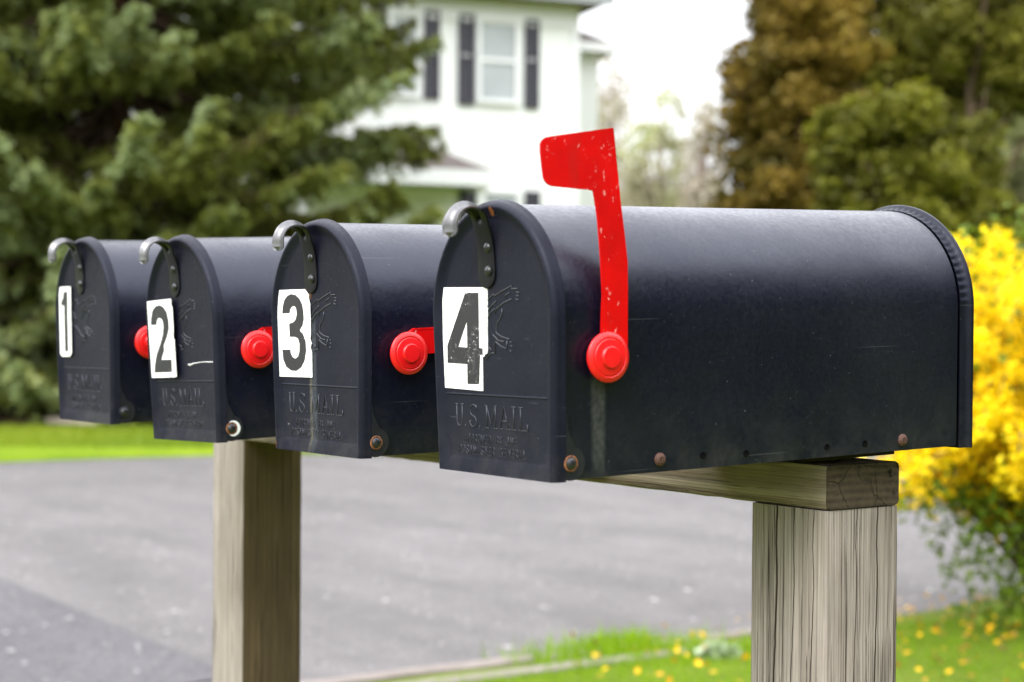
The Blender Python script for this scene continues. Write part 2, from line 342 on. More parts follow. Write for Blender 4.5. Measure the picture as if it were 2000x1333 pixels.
EDGE_Y = side_pt(4, 1075, 310, Wd/2)[0]; KINK_Z = side_pt(4, 1195, 577, Wd/2)[1]
M_body = {k: paint_black('black_enamel_body', seed=k*1.7) for k in (1,2,3)}
hub4 = side_pt(4, 1179, 698, Wd/2)
M_body[4] = paint_black('black_enamel_body', seed=6.1, streaks=[(1, side_pt(4,1164,800,Wd/2)[0], side_pt(4,1188,800,Wd/2)[0], .008, .085, (.085,.088,.08), .45)])
door_base = (.0022,.0023,.0088)
M_door = {1: paint_black('black_enamel_door', door_base, .0040, seed=2.2, rough=.46, spec=.20), 2: paint_black('black_enamel_door', door_base, .0040, seed=4.2, rough=.46, spec=.20),
 4: paint_black('black_enamel_door', door_base, .0040, seed=8.2, rough=.46, spec=.20, rust=[(.0045,.2035,.0040)])}
sx = door_pt(3, 606, 740)[0]
M_door[3] = paint_black('black_enamel_door', door_base, .0040, seed=5.2, rough=.46, spec=.20,
   streaks=[(0, sx-.001, sx+.0035, .006, .075, (.16,.15,.11), .6), (0, sx+.004, sx+.012, .004, .12, (.05,.058,.066), .7)],
   rust=[(door_pt(3,600,577)[0], door_pt(3,600,577)[1], .0075), (door_pt(3,547,862)[0]-.002, .004, .004)])
def latch_mat():
    t = NT('worn_latch_steel'); c = t.co(); n = t.noise(c, 160, 4, .7); o = t.xyz(t.co())
    w = t.math('ADD', o[1], t.math('MULTIPLY', t.math('SUBTRACT', n, .5), .014))
    bare = t.math('SUBTRACT', 1., band(t, w, -.0125, .5, .005))  # hook end greyed like bare steel, standing in for its sky reflection
    col = t.mix(bare, t.mix(n, (.0020,.0020,.0035), (.005,.0048,.006)), t.mix(n, (.085,.085,.092), (.22,.218,.226)))
    b = t.n('ShaderNodeBsdfPrincipled'); t.set(b, 'Base Color', col); t.set(b, 'Roughness', .34); t.set(b, 'Specular IOR Level', .22); t.set(b, 'Metallic', t.math('MULTIPLY', bare, .7))
    t.t.links.new(b.outputs[0], t.out.inputs[0]); return t.m
M_latch = latch_mat()
M_rivet = simple('dark_rivet_steel', (.006,.006,.009), (.022,.022,.027), 200, .30)
M_red, M_hub, M_rust = red_paint(), hub_red(), rusty()
def orange_rust():
    t = NT('orange_rust'); c = t.co(); n = t.noise(c, 300, 5, .7)
    return t.bsdf(t.ramp(n, [(.3,(.02,.012,.009)),(.5,(.16,.055,.02)),(.7,(.34,.15,.05))]), .8, n, .5, .0008)
M_orange = orange_rust()
M_white = simple('white_vinyl', (.80,.80,.81), (.87,.87,.87), 60, .45, .05)
def digit_mat():
    t = NT('black_vinyl_cracked'); c = t.co()
    v = t.noise(c, 260, 4, .75); z = t.ramp(t.noise(c, 45, 3), [(.46,0.),(.60,1.)])
    crk = t.n('ShaderNodeTexVoronoi', feature='DISTANCE_TO_EDGE', i_Vector=c, i_Scale=95.).outputs[0]
    m = t.math('MULTIPLY', t.math('MAXIMUM', t.ramp(v, [(0.,0.),(.61,0.),(.64,1.)]), t.math('MULTIPLY', t.ramp(crk, [(0.,1.),(.008,0.)]), .4)), z)
    return t.bsdf(t.mix(m, (.013,.012,.015), (.75,.75,.75)), .45, v, .1, .001)
def digit_plain():
    t = NT('black_vinyl'); c = t.co(); n = t.noise(c, 30, 4, .6)
    f = t.ramp(t.noise(c, 480, 2), [(0.,0.),(.73,0.),(.77,.6)])
    return t.bsdf(t.mix(f, t.mix(n, (.010,.0095,.0115), (.020,.019,.022)), (.4,.4,.4)), .45)
M_dig4, M_dig = digit_mat(), digit_plain()
M_hole = simple('dark_hole', (.002,.002,.002), (.004,.004,.004), 50, .9, spec=.05)
M_chip = simple('bare_primer', (.55,.56,.58), (.75,.76,.78), 120, .5)
M_tab = paint_black('black_enamel_tab', (.0030,.0028,.007), .004, seed=1.1, rough=.45)

def door_mesh():
    bm = bmesh.new(); o = outline
    lp = [L3(o(.0020), .0100), L3(o(-.0014), .0100), L3(o(-.0013), .0088), L3(o(-.0004), .0070), L3(o(-.0002), .0050), L3(o(.0004), .0030), L3(o(.0014), .0013), L3(o(.0028), .0004), L3(o(.0042), 0), L3(o(.0052), 0), L3(o(.0064), .0005)]
    def inner(ins, y): return [Vector((x, y, max(z, .0) )) for x, z in o(ins, zb=ins*.85)]
    lp += [inner(.0095, .0026), inner(.0130, FY-.0003), inner(.0150, FY)]
    loft(bm, lp, cap0=False, cap1=True)
    # raised bead between the upper panel and the lettering panel
    z = door_pt(4, 960, 773)[1]
    tube(bm, [(-xs(z)+.013, FY+.0004, z), (0, FY+.0004, z), (xs(z)-.013, FY+.0004, z)], .0011, 8)
    return bm
def body_mesh():
    bm = bmesh.new(); ins = .0022
    def sec(y):
        o2 = outline(ins, zb=.0012)
        f = [(-(xs(0)-ins-.0012), .0012), (-(xs(0)-ins-.0012), .013), (xs(0)-ins-.0012, .013), (xs(0)-ins-.0012, .0012)]
        return [Vector((x, y, z)) for x, z in o2+f]
    ys = [.006]+[.02+(D-.034)*i/14 for i in range(15)]
    loft(bm, [sec(y) for y in ys]); return bm
def rear_mesh():
    bm = bmesh.new()
    def ring(ins, y, amp=0.):
        zs = H-Wd/2; out = []
        for i in range(6): z = -.0008+(zs+.0008)*i/6; out.append(Vector((xs(z)-ins, y, z)))
        n = 200
        for i in range(n+1):
            a = PI*i/n; r = Wd/2-ins+amp*(.5+.5*math.cos(i/n*40*2*PI)); out.append(Vector((r*math.cos(a), y, zs+r*math.sin(a))))
        for i in range(5, -1, -1): z = -.0008+(zs+.0008)*i/6; out.append(Vector((-(xs(z)-ins), y, z)))
        return out
    loft(bm, [ring(.0024, D-.0115), ring(.0012, D-.0115, -.0004), ring(.0004, D-.0095, -.0011), ring(-.0002, D-.0068, -.0012), ring(-.0012, D-.0046), ring(-.0030, D-.0034), ring(-.0036, D-.0018), ring(-.0034, D), ring(-.0015, D+.0008)], cap0=False)
    return bm
LX = .0020                                    # latch centre line
def latch_mesh(k):
    bm = bmesh.new()
    xc = LATCH[k][0]; zb = LATCH[k][1]; hw = .0122
    path = []                                 # (y, z, halfwidth) along the strap
    for i in range(7):
        a = PI/2*i/6; path.append((FY-.0012, zb+.0122*(1-math.cos(a)), max(.0006, hw*math.sin(a))))
    ztop = H-.0190
    for i in range(1, 9): path.append((FY-.0012-(.0045*(i/8)**3), zb+.0122+(ztop-zb-.0122)*i/8, hw*(1-.12*i/8)))
    y0, z0 = path[-1][0], path[-1][1]; r = .0135
    for i in range(1, 17):
        a = PI*1.06*i/16; path.append((y0-r*(1-math.cos(a)), z0+r*1.02*math.sin(a), hw*(.90-.03*i/16)))
    y1, z1 = path[-1][0], path[-1][1]
    for i in range(1, 7):
        a = i/6; path.append((y1-.0006*a, z1-.0060*a, hw*.87*(1 if a < .4 else math.sqrt(max(.0, 1-((a-.4)/.62)**2)))))
    # cross-section with a pressed groove
    nw = 15; loops = []
    for i, (y, z, w) in enumerate(path):
        j0, j1 = max(i-1, 0), min(i+1, len(path)-1)
        ty, tz = path[j1][0]-path[j0][0], path[j1][1]-path[j0][1]; l = math.hypot(ty, tz) or 1; ny, nz = -tz/l, ty/l   # outward side
        g = 0.
        if z > zb+.055 or i > 15: g = (.0022 if i < 18 else .0034)*min(1, (i-11)/3) if i > 11 else 0
        if i > len(path)-4: g *= .2
        top, bot = [], []
        for q in range(nw):
            u = -1+2*q/(nw-1); e = -g*1.5*math.exp(-(u/.22)**2)+(-.0005*abs(u)**3)
            top.append(Vector((xc+u*w, y+ny*(.0006+e), z+nz*(.0006+e)))); bot.append(Vector((xc+u*w, y+ny*(-.0006+e), z+nz*(-.0006+e))))
        loops.append(top+bot[::-1])
    loft(bm, loops); return bm
LATCH = {4: (.5*(door_pt(4,934,540)[0]+door_pt(4,972,540)[0]), door_pt(4,955,564)[1]),
         3: (.5*(door_pt(3,594,520)[0]+door_pt(3,622.5,520)[0]), door_pt(3,612,574)[1]),
         2: (.5*(door_pt(2,332.5,550)[0]+door_pt(2,353,550)[0]), door_pt(2,343,581)[1]),
         1: (.5*(door_pt(1,149,550)[0]+door_pt(1,167,550)[0]), door_pt(1,160,576)[1])}
RIV = {4: [(950.5,484),(952.3,529.5)], 3: [(605.8,504),(606.5,545.3)], 2: [(337.5,527),(340,561)], 1: [(155.5,524),(156.2,555)]}
TOY = Matrix.Rotation(PI/2, 4, 'X')           # lathe axis z -> -y (out of the door)
TOX = Matrix.Rotation(PI/2, 4, 'Y')           # lathe axis z -> +x (out of the side)
def ear_poly():
    yc, zc = side_pt(4, 1112.5, 911, Wb/2); zc = max(zc, .0135); r = .0128
    p = [(.0091, .0), (yc-.004, .0004)]
    for i in range(13):
        a = -PI*.62+PI*1.02*i/12; p.append((yc+r*math.cos(a), zc+r*math.sin(a)))
    p += [(.0150, zc+.0185), (.0118, zc+.025), (.0104, zc+.036), (.0099, zc+.046), (.0091, zc+.046)]
    return p, yc, zc
EAR, EYC, EZC = ear_poly()
def tab_mesh(side):
    bm = bmesh.new()
    prism(bm, EAR, lambda u, v, d: Vector((side*(xs(v)+d), u, v)), -.0012, .0011); return bm
def flag_polys():
    sc = lambda p: [side_pt(4, 1020+x/2.47, 220+y/2.469, Wd/2+.0042) for x, y in p]
    p = sc([(428,75),(270,97),(140,115),(112,120),(94,133),(85,152),(86,190),(93,260),(100,312),(108,333),(122,347),(142,356),(240,366),(322,374),(340,378),(350,430),(362,520),(370,620),(377,720),(381,800),(385,880),(381,960),(378,1065),(400,1180),(470,1190),(497,1130),(497,1000),(498,850),(497,720),(482,580),(465,440),(452,310),(440,200),(434,130)])
    return p
FLAG = flag_polys()
def flag_mesh(down=False):
    bm = bmesh.new()
    hy, hz = hub4
    def f(u, v, d):
        if down: du, dv = u-hy, v-hz; u, v = hy+dv, hz+du*.95+.004
        return Vector((Wd/2+.0036+d, u, v))
    prism(bm, FLAG, f, 0, .0012)
    # folded stiffening lip along the back edge
    edge = FLAG[-10:]+[FLAG[0]]
    prism(bm, [(u, v) for u, v in edge]+[(u+.0016, v) for u, v in edge[::-1]], f, -.0035, .0012+.0003)
    return bm
def hub_mesh():
    bm = bmesh.new(); m = Matrix.Translation((Wd/2-.001, hub4[0], hub4[1])) @ TOX
    R = .0188
    lathe(bm, [(R*.80,0),(R*.80,.0045),(R*.97,.0048),(R,.0058),(R,.0072),(R*.96,.0082),(R*.80,.0092),(R*.77,.0088),(R*.74,.0088),(R*.70,.0095),(R*.46,.0101),(R*.44,.0115),(R*.40,.0122),(R*.15,.0125),(R*.01,.0125)], m, 48)
    return bm
def screw_mesh(y, z):
    bm = bmesh.new(); m = Matrix.Translation((xs(z)-.0024, y, z)) @ TOX
    lathe(bm, [(.0052,0),(.0052,.0012),(.0047,.0016),(.0042,.0024),(.0026,.0034),(.0012,.0032),(.0002,.0024)], m, 20)
    box(bm, (-.0022,-.0004,.0026),(.0022,.0004,.0037), mat=m); box(bm, (-.0004,-.0022,.0026),(.0004,.0022,.00372), mat=m); return bm
def hole_mesh(y, z):
    bm = bmesh.new(); m = Matrix.Translation((xs(z)-.0024, y, z)) @ TOX
    lathe(bm, [(.0027,0),(.0027,.0008),(.0022,.0007),(.0017,.0003),(.0001,.0003)], m, 16); return bm

LAB = {1: 'black metal mailbox with a narrow white number 1 sticker on its door',
       2: 'black metal mailbox with number 2 sticker and a white scratch on its door',
       3: 'black metal mailbox with number 3 sticker and rust below its latch',
       4: 'large black mailbox with torn number 4 sticker and its red flag raised'}
M_cap = paint_black('black_enamel_cap', (.0016,.0018,.007), .002, seed=9., rough=.40, spec=.25)
M_board = simple('dark_stained_board', (.012,.009,.007), (.03,.022,.016), 60, .9, spec=.1)  # near-black colour puts the shade under the box into the board
proto = {}
def shared(name, key, build, mat, parent, angle=35):
    if key in proto: return part_copy(proto[key], parent)
    o = bm_obj(name, build(), mat, parent, True, angle); proto[key] = o; return o
for k in (4, 3, 2, 1):
    l, r = BOX[k]
    t = thing('mailbox', LAB[k], 'mailbox', l, r, 'mailboxes in a row on the wooden stand')
    body = bm_obj('body', body_mesh(), M_body[k], t, True, 35)
    door = bm_obj('door', door_mesh(), M_door[k], t, True, 40)
    shared('rear_cap', 'rear', rear_mesh, M_cap, t, 40)
    bb = bmesh.new(); box(bb, (-.068,.275,-.004), (.060,.372,.0128)); bm_obj('mounting_board', bb, M_board, t, False)
    # latch with two rivets
    lt = bm_obj('latch', latch_mesh(k), M_latch, t, True, 50)
    for px, py in RIV[k]:
        x, z = door_pt(k, px, py, FY-.003)
        bm = bmesh.new(); lathe(bm, [(.0042,0),(.0042,.0006),(.0037,.0016),(.0027,.0026),(.0013,.0032),(.0001,.0034)], Matrix.Translation((x, FY-.0016, z)) @ TOY, 20)
        bm_obj('rivet', bm, M_rivet, lt, True)
    # sticker with its numeral
    SY = FY-{1:.0022, 2:.0046, 3:.0009, 4:.0004}[k]
    pl = [door_pt(k, *p, SY) for p in STK[k]['panel']]; dg = [door_pt(k, *p, SY) for p in STK[k]['digit']]
    ho = [[door_pt(k, *p, SY) for p in STK[k]['hole']]] if STK[k]['hole'] else []
    bm = bmesh.new()
    prism(bm, pl, lambda u, v, d: Vector((u, SY-d, v)), -.0003, .0003)
    prism(bm, dg, lambda u, v, d: Vector((u, SY-d, v)), .0001, .0005, mi=1, holes=ho)
    bm_obj('number_sticker', bm, [M_white, M_dig4 if k == 4 else M_dig], door, False)
    M_emb = M_emb if k != 4 else paint_black('worn_relief_enamel', (.016,.016,.021), .012, seed=2., rough=.36)  # eagle and lettering get a lighter enamel than the door
    # pressed eagle
    bm = bmesh.new()
    for s in EAGLE: tube(bm, [(u, FY, v) for u, v in (door_pt(4, *p) for p in C1(s))], .00062, 6)
    if k == 1:
        for s in EAGLE_1: tube(bm, [(u, FY, v) for u, v in (door_pt(1, *p) for p in C5(s))], .00075, 6)
    bm_obj('embossed_eagle', bm, M_emb, door, True)
    # pressed lettering
    bm = bmesh.new()
    zt, zl = door_pt(4, 960, 793)[1], door_pt(4, 960, 837)[1]
    hh = zt-zl; x0, x1 = door_pt(4, 890, 815)[0], door_pt(4, 1034, 815)[0]
    wds = [('U',0,.12),('.',.115,.05),('S',.20,.105),('.',.315,.05),('M',.415,.165),('A',.60,.15),('I',.755,.09),('L',.855,.125)]
    for ch, f0, fw in wds:
        for s in FONT[ch]: tube(bm, [(x0+(f0+fw*u)*(x1-x0), FY, zl+v*hh) for u, v in s], .00050, 5)
    for txt, pa, pb, pw in (('APPROVED BY THE', (907,850), (1012,871), 1.), ('POSTMASTER GENERAL', (897,871), (1030,896), 1.)):
        xa, za = door_pt(4, *pa); xb, zb2 = door_pt(4, *pb); adv = (xb-xa)/len(txt); h2 = .0066
        zz = (door_pt(4, 958, 868 if txt[0] == 'A' else 891)[1])
        for s in strokes(txt, xa, zz, adv*.72, h2, adv): tube(bm, [(u, FY, v) for u, v in s], .00034, 4)
    bm_obj('embossed_lettering', bm, M_emb, door, True)
    for side in (1, -1): bm_obj('hinge_tab', tab_mesh(side), M_tab, door, True, 40)
    for side in (1, -1):
        bm = bmesh.new(); m = Matrix.Translation((side*(xs(EZC)+.0007), EYC, EZC)) @ (TOX if side == 1 else TOX.inverted())
        lathe(bm, [(.0062,0),(.0062,.0008),(.0052,.0013),(.0046,.0008)], m, 24, mi=1)
        lathe(bm, [(.0044,0),(.0044,.0014),(.0034,.0024),(.0016,.0030),(.0001,.0032)], m, 20)
        bm_obj('hinge_rivet', bm, [M_rivet, M_orange if k != 1 else M_tab], door, True, 40)
    if k == 2:
        bm = bmesh.new()
        cx, cy, cz = xs(EZC)+.0013, EYC, EZC
        lp = []
        for q in range(19):
            a = -PI*.62+PI*1.22*q/18; th = .0004+.0026*math.sin(PI*q/18)**.8
            ri, ro = .0063, .0063+th; lp.append([Vector((cx+dx, cy+rq*math.cos(a), cz+rq*math.sin(a))) for rq, dx in ((ri,0),(ro,0),(ro,.0006),(ri,.0006))])
        loft(bm, lp)
        o = bm_obj('bare_metal_chip', bm, M_chip, door, True, 40)
        bm = bmesh.new(); pts = C6([(1372,345),(1392,350),(1412,338),(1470,326),(1530,320),(1600,322)])
        tube(bm, [(u, FY, v) for u, v in (door_pt(2, *p) for p in pts)], [.0008,.0012,.0007,.0004,.0004,.0005], 6); bm_obj('paint_scratch', bm, M_chip, door)
    if k == 4:
        fl = bm_obj('signal_flag', flag_mesh(), M_red, t, False); hb = bm_obj('flag_hub', hub_mesh(), M_hub, fl, True, 35)
        for px, py in ((1291,898),(1765,860)): bm_obj('screw', screw_mesh(*side_pt(4, px, py, Wb/2)), M_rust, body, True, 40)
        for px, py in ((1376,890),(1460,886),(1618,874),(1692,867)): bm_obj('screw_hole', hole_mesh(*side_pt(4, px, py, Wb/2)), [M_hole], body)
        proto['hub'] = hb; proto['flagdown'] = None
    else:
        if proto.get('flagdown') is None: fl = bm_obj('signal_flag', flag_mesh(True), M_red, t, False); proto['flagdown'] = fl
        else: fl = part_copy(proto['flagdown'], t)
        part_copy(proto['hub'], fl)

# ------------------------------------------------------------------ wooden stand
WP, TH, LP = .089, .038, 1.0447
st = thing('wooden_mailbox_stand', 'weathered wooden stand of two square posts carrying a rail under the mailboxes', 'mailbox stand', (0, 0, GZ))
def beam_bm():
    bm = bmesh.new(); n = 60; xs_ = [-(LP+WP)+(LP+WP)*i/n for i in range(n+1)]
    rnd = random.Random(3); lp = []
    r = .0035
    prof = [(r,0),(WP-r,0),(WP-r*.3,-r*.3),(WP,-r),(WP,-TH+r),(WP-r*.3,-TH+r*.3),(WP-r,-TH),(r,-TH),(r*.3,-TH+r*.3),(0,-TH+r),(0,-r),(r*.3,-r*.3)]
    for x in xs_: lp.append([Vector((x, y+rnd.uniform(-.0004,.0004), z-GZ+rnd.uniform(-.0004,.0004))) for y, z in prof])
    lp.append([Vector((.0012, WP/2+(y-WP/2)*.985, -GZ-TH/2+(z+TH/2)*.965)) for y, z in prof])
    lp[-2] = [Vector((-.0008, y, z-GZ)) for y, z in prof]
    loft(bm, lp)
    for f in bm.faces:
        if f.calc_center_median().x > -.0005 and abs(f.normal.x) > -1: f.material_index = 1
    return bm
def post_bm(x1, top):
    bm = bmesh.new(); r = .0022
    prof = [(r,0),(WP-r,0),(WP-r*.3,r*.3),(WP,r),(WP,WP-r),(WP-r*.3,WP-r*.3),(WP-r,WP),(r,WP),(r*.3,WP-r*.3),(0,WP-r),(0,r),(r*.3,r*.3)]
    rnd = random.Random(int(x1*100)+5); zs = [-.25+(top+.25)*i/40 for i in range(41)]
    loft(bm, [[Vector((x1-WP+u+rnd.uniform(-.0003,.0003), v+rnd.uniform(-.0003,.0003), z)) for u, v in prof] for z in zs]); return bm
M_beam = wood('weathered_rail_wood', 0, (.29,.235,.19), (.125,.090,.062), seed=1.)
M_post = wood('weathered_post_wood', 2, (.37,.32,.295), (.175,.136,.118), (.030,.018,.012), seed=2.3,
    cracks=[(0, -WP+.0305, .0010, 1, -.01, .0005), (0, -WP+.0735, .0004, 1, -.01, .0005), (0, -WP+.051, .00035, 1, -.01, .0005), (1, .036, .0004, 0, -.0005, .01), (1, .062, .0007, 0, -.0005, .01)])
M_post2 = wood('greyer_post_wood', 2, (.38,.335,.30), (.19,.155,.13), (.05,.035,.02), seed=5.3)
bm_obj('rail', beam_bm(), [M_beam, end_grain()], st, True, 30)
bm_obj('post', post_bm(0, -GZ-TH-.0006), M_post, st, True, 30); 
bm = post_bm(-LP, -GZ-TH-.0006); bmesh.ops.recalc_face_normals(bm, faces=bm.faces)
for f in bm.faces:
    if f.normal.x > .8: f.material_index = 1  # right face takes a darker, browner wood
bm_obj('post', bm, [M_post2, wood('brown_stained_post_wood', 2, (.135,.095,.055), (.055,.036,.020), seed=7.7)], st, True, 30)

# ------------------------------------------------------------------ ground, road, lawn
def lawn_z(dep):                              # the far lawn climbs gently to the house
    t = min(max((dep-20)/9, 0), 1); return 1.25*t*t*(3-2*t)
def asphalt(name, a, b, seed):
    t = NT(name); c = t.co(loc=(seed,seed,0)); n = t.noise(c, 1.1, 5, .6); g = t.noise(c, 160, 3, .7); m = t.noise(c, 7, 6, .8)
    st_ = t.ramp(t.noise(c, 19, 2, .5), [(.0,0.),(.71,0.),(.735,1.)])
    f = t.math('ADD', t.math('MULTIPLY', n, .3), t.math('ADD', t.math('MULTIPLY', g, .2), t.math('MULTIPLY', m, .5)))
    w = t.noise(t.co((.5,2.2,1), loc=(seed,2,0)), 1, 4, .55)
    f = t.math('ADD', t.math('MULTIPLY', f, .7), t.math('MULTIPLY', w, .3))
    col = t.mix(t.ramp(f, [(.38,0.),(.60,1.)]), a, b)
    ag = t.noise(c, 55, 4, .8); col = t.mix(t.ramp(ag, [(.38,.85),(.54,0.)]), col, tuple(v*.45 for v in a))
    col = t.mix(t.math('MULTIPLY', st_, .6), col, (.70,.67,.65))
    return t.bsdf(col, .85, t.math('ADD', g, t.math('MULTIPLY', m, .5)), .6, .006, spec=.3)
M_drive = asphalt('driveway_asphalt', (.096,.090,.091), (.170,.160,.160), 0.)
M_street = asphalt('street_asphalt', (.072,.069,.075), (.122,.117,.123), 5.)
def soil(name, a, b, c3, sc):
    t = NT(name); c = t.co(); n = t.noise(c, sc, 6, .65); m = t.noise(c, sc*14, 4, .7)
    return t.bsdf(t.mix(t.ramp(m, [(.4,0.),(.7,.6)]), t.mix(t.ramp(n, [(.35,0.),(.65,1.)]), a, b), c3), .95, m, .8, .02, spec=.1)
M_ground = soil('grassy_soil', (.090,.140,.008), (.145,.205,.010), (.10,.12,.025), 1.4)
M_lawn = soil('lawn_turf', (.095,.150,.007), (.155,.215,.010), (.10,.18,.010), 1.1)
M_mulch = soil('brown_mulch', (.055,.035,.022), (.11,.075,.045), (.03,.02,.012), 3.)
def sheet(name, pts, z, mat, kind='structure'):
    bm = bmesh.new(); bm.faces.new([bm.verts.new(Vector((p.x, p.y, GZ+z))) for p in pts]); 
    bmesh.ops.recalc_face_normals(bm, faces=bm.faces)
    if bm.faces[:][0].normal.z < 0: bmesh.ops.reverse_faces(bm, faces=bm.faces)
    o = bm_obj(name, bm, mat, smooth=False, recalc=False); tag(o, kind=kind); return o
# ground sheet to the horizon, following the rise
bm = bmesh.new(); lats = [-900,-200,-60,-30,-15,-8,-4,0,4,8,15,30,60,200,900]; deps = [-900,-100,-20,-5,0,4,8,12,16,19,20,21,22,23,24,25,26,27,28,29,32,40,60,120,400,1500]
G = [[bm.verts.new(fr(a, d, lawn_z(d) if d > 20 else 0)) for a in lats] for d in deps]
for i in range(len(deps)-1):
    for j in range(len(lats)-1): bm.faces.new((G[i][j], G[i][j+1], G[i+1][j+1], G[i+1][j]))
tag(bm_obj('ground', bm, M_ground), kind='structure')
kA, kB = gnd(735, 1333), gnd(1465, 1243)      # line of the timber edging
kd = (kB-kA).normalized(); kn = Vector((-kd.y, kd.x, 0))
if kn.dot(FH) < 0: kn = -kn
e0, e1 = kA-kd*9, kA+kd*2.7
sA, sB = gnd(0, 1135), gnd(415, 1310); sdv = (sB-sA).normalized()
# driveway: between the edging and the far lawn
far = [gnd(-900, 917), gnd(0, 906), gnd(200, 899), gnd(415, 893), gnd(620, 890), gnd(850, 889), gnd(1500, 887), gnd(2600, 887)]
sheet('driveway', far + [fr(9, 7.6), e1+kd*1.5+kn*.35, e1, e0], .008, M_drive)
sX = sA+sdv*2.72
wd = [sA-sdv*30] + [sA+sdv*(i*.34)+Vector((kn.x, kn.y, 0))*(.03*math.sin(i*1.7)+.02*math.sin(i*4.1)) for i in range(9)]
sheet('street', wd + [e0+kd*7.6+kn*.02, e0, e0-kd*20, sA-sdv*30-R0*40], .016, M_street)
bm = bmesh.new(); loft(bm, [[p+Vector((0,0,GZ+.020-p.z))-Vector((kn.x,kn.y,0))*w_, p+Vector((0,0,GZ+.020-p.z))+Vector((kn.x,kn.y,0))*w_] for p, w_ in zip(wd, [.03]+[.036+.014*math.sin(i*2.3) for i in range(9)])], close=False, cap0=False, cap1=False)
tag(bm_obj('road_seam', bm, simple('dark_seam', (.035,.034,.036), (.085,.08,.08), 30, .9, .4, .01), None, False), kind='structure')
# far lawn strip (follows the far edge, climbs to the house)
bm = bmesh.new(); rows = []
M2 = []
for q, p in enumerate(far):
    l0 = (p-CAM).dot(R0); d0 = (p-CAM).dot(FH); rows.append([bm.verts.new(fr(l0*(d/d0 if q in (0,) else 1)+0, d, .014+lawn_z(d)+(.05 if i else 0))) for i, d in enumerate([d0, d0+.08, 17.4, 18.6, 19.6])])
for a, b in zip(rows, rows[1:]):
    for i in range(4): bm.faces.new((a[i], b[i], b[i+1], a[i+1]))
tag(bm_obj('lawn', bm, M_lawn), kind='structure')
bm = bmesh.new(); vs = [[bm.verts.new(fr(l, d, .055+.05*math.sin(l*2.1+d)+lawn_z(d))) for l in np.linspace(-9, 3.2, 24)] for d in np.linspace(19.4, 23.5, 9)]
for i in range(8):
    for j in range(23): bm.faces.new((vs[i][j], vs[i][j+1], vs[i+1][j+1], vs[i+1][j]))
tag(bm_obj('mulch_bed', bm, M_mulch), kind='structure')
# bed behind the edging (near grass soil)
sheet('verge', [e0, e1, e1+kd*1.5+kn*.30, fr(9, 7.4), fr(9, -6), fr(-9, -6)], .012, soil('verge_soil', (.075,.125,.012), (.125,.185,.018), (.13,.11,.035), 3.))

# ------------------------------------------------------------------ leaves as many small faces
def faces_mesh(name, C, N, Uv, size, aspect, tint, kind='diamond'):
    """one small leaf face per centre: C centres, N normals, Uv lengthwise directions"""
    n = len(C)
    Uv = Uv - N*np.sum(Uv*N, 1, keepdims=True); Uv /= np.linalg.norm(Uv, axis=1, keepdims=True)+1e-9
    Vv = np.cross(N, Uv); s = size.reshape(-1, 1); a = aspect
    if kind == 'diamond': P = np.stack([C-Uv*s*.5, C+Vv*s*a*.5+N*s*.08, C+Uv*s*.5, C-Vv*s*a*.5+N*s*.08], 1)
    else: P = np.stack([C-Vv*s*a*.5, C+Vv*s*a*.5, C+Uv*s], 1)
    m = P.shape[1]; me = bpy.data.meshes.new(name)
    me.vertices.add(n*m); me.vertices.foreach_set('co', P.reshape(-1).astype(np.float32))
    me.loops.add(n*m); me.loops.foreach_set('vertex_index', np.arange(n*m, dtype=np.int32))
    me.polygons.add(n); me.polygons.foreach_set('loop_start', np.arange(0, n*m, m, dtype=np.int32))
    me.update(calc_edges=True)
    at_ = me.attributes.new('tint', 'FLOAT', 'POINT'); at_.data.foreach_set('value', np.repeat(tint, m).astype(np.float32))
    return me
def unit(n):
    v = rs.normal(size=(n, 3)); return v/np.linalg.norm(v, axis=1, keepdims=True)
def wobble(P, f, seed):                       # smooth cheap 3-D noise, about -1..1
    g = np.random.default_rng(seed); out = np.zeros(len(P))
    for o in range(3):
        for _ in range(3):
            d = g.normal(size=3); d /= np.linalg.norm(d); out += np.sin(P@d*f*(1.9**o)+g.uniform(0, 6.28))/(1.6**o)
    return out/3.2

def bark(name, a, b): 
    t = NT(name); n = t.noise(t.co((9,9,1.5)), 1, 5, .65, .4); return t.bsdf(t.mix(n, a, b), .95, n, .8, .03, spec=.1)
M_bark = bark('brown_bark', (.05,.034,.024), (.16,.11,.08)); M_redbark = bark('reddish_bark', (.07,.036,.024), (.19,.10,.065)); M_twig = bark('pale_twig_bark', (.20,.15,.13), (.36,.29,.26))
M_spruce = leafmat('spruce_needles', [(0.,(.060,.038,.022)),(.17,(.070,.050,.018)),(.30,(.075,.078,.012)),(.45,(.140,.154,.020)),(.62,(.190,.222,.042)),(.82,(.26,.325,.15)),(.92,(.32,.36,.17)),(1.,(.34,.33,.03))], .25, .55, .9, .5)

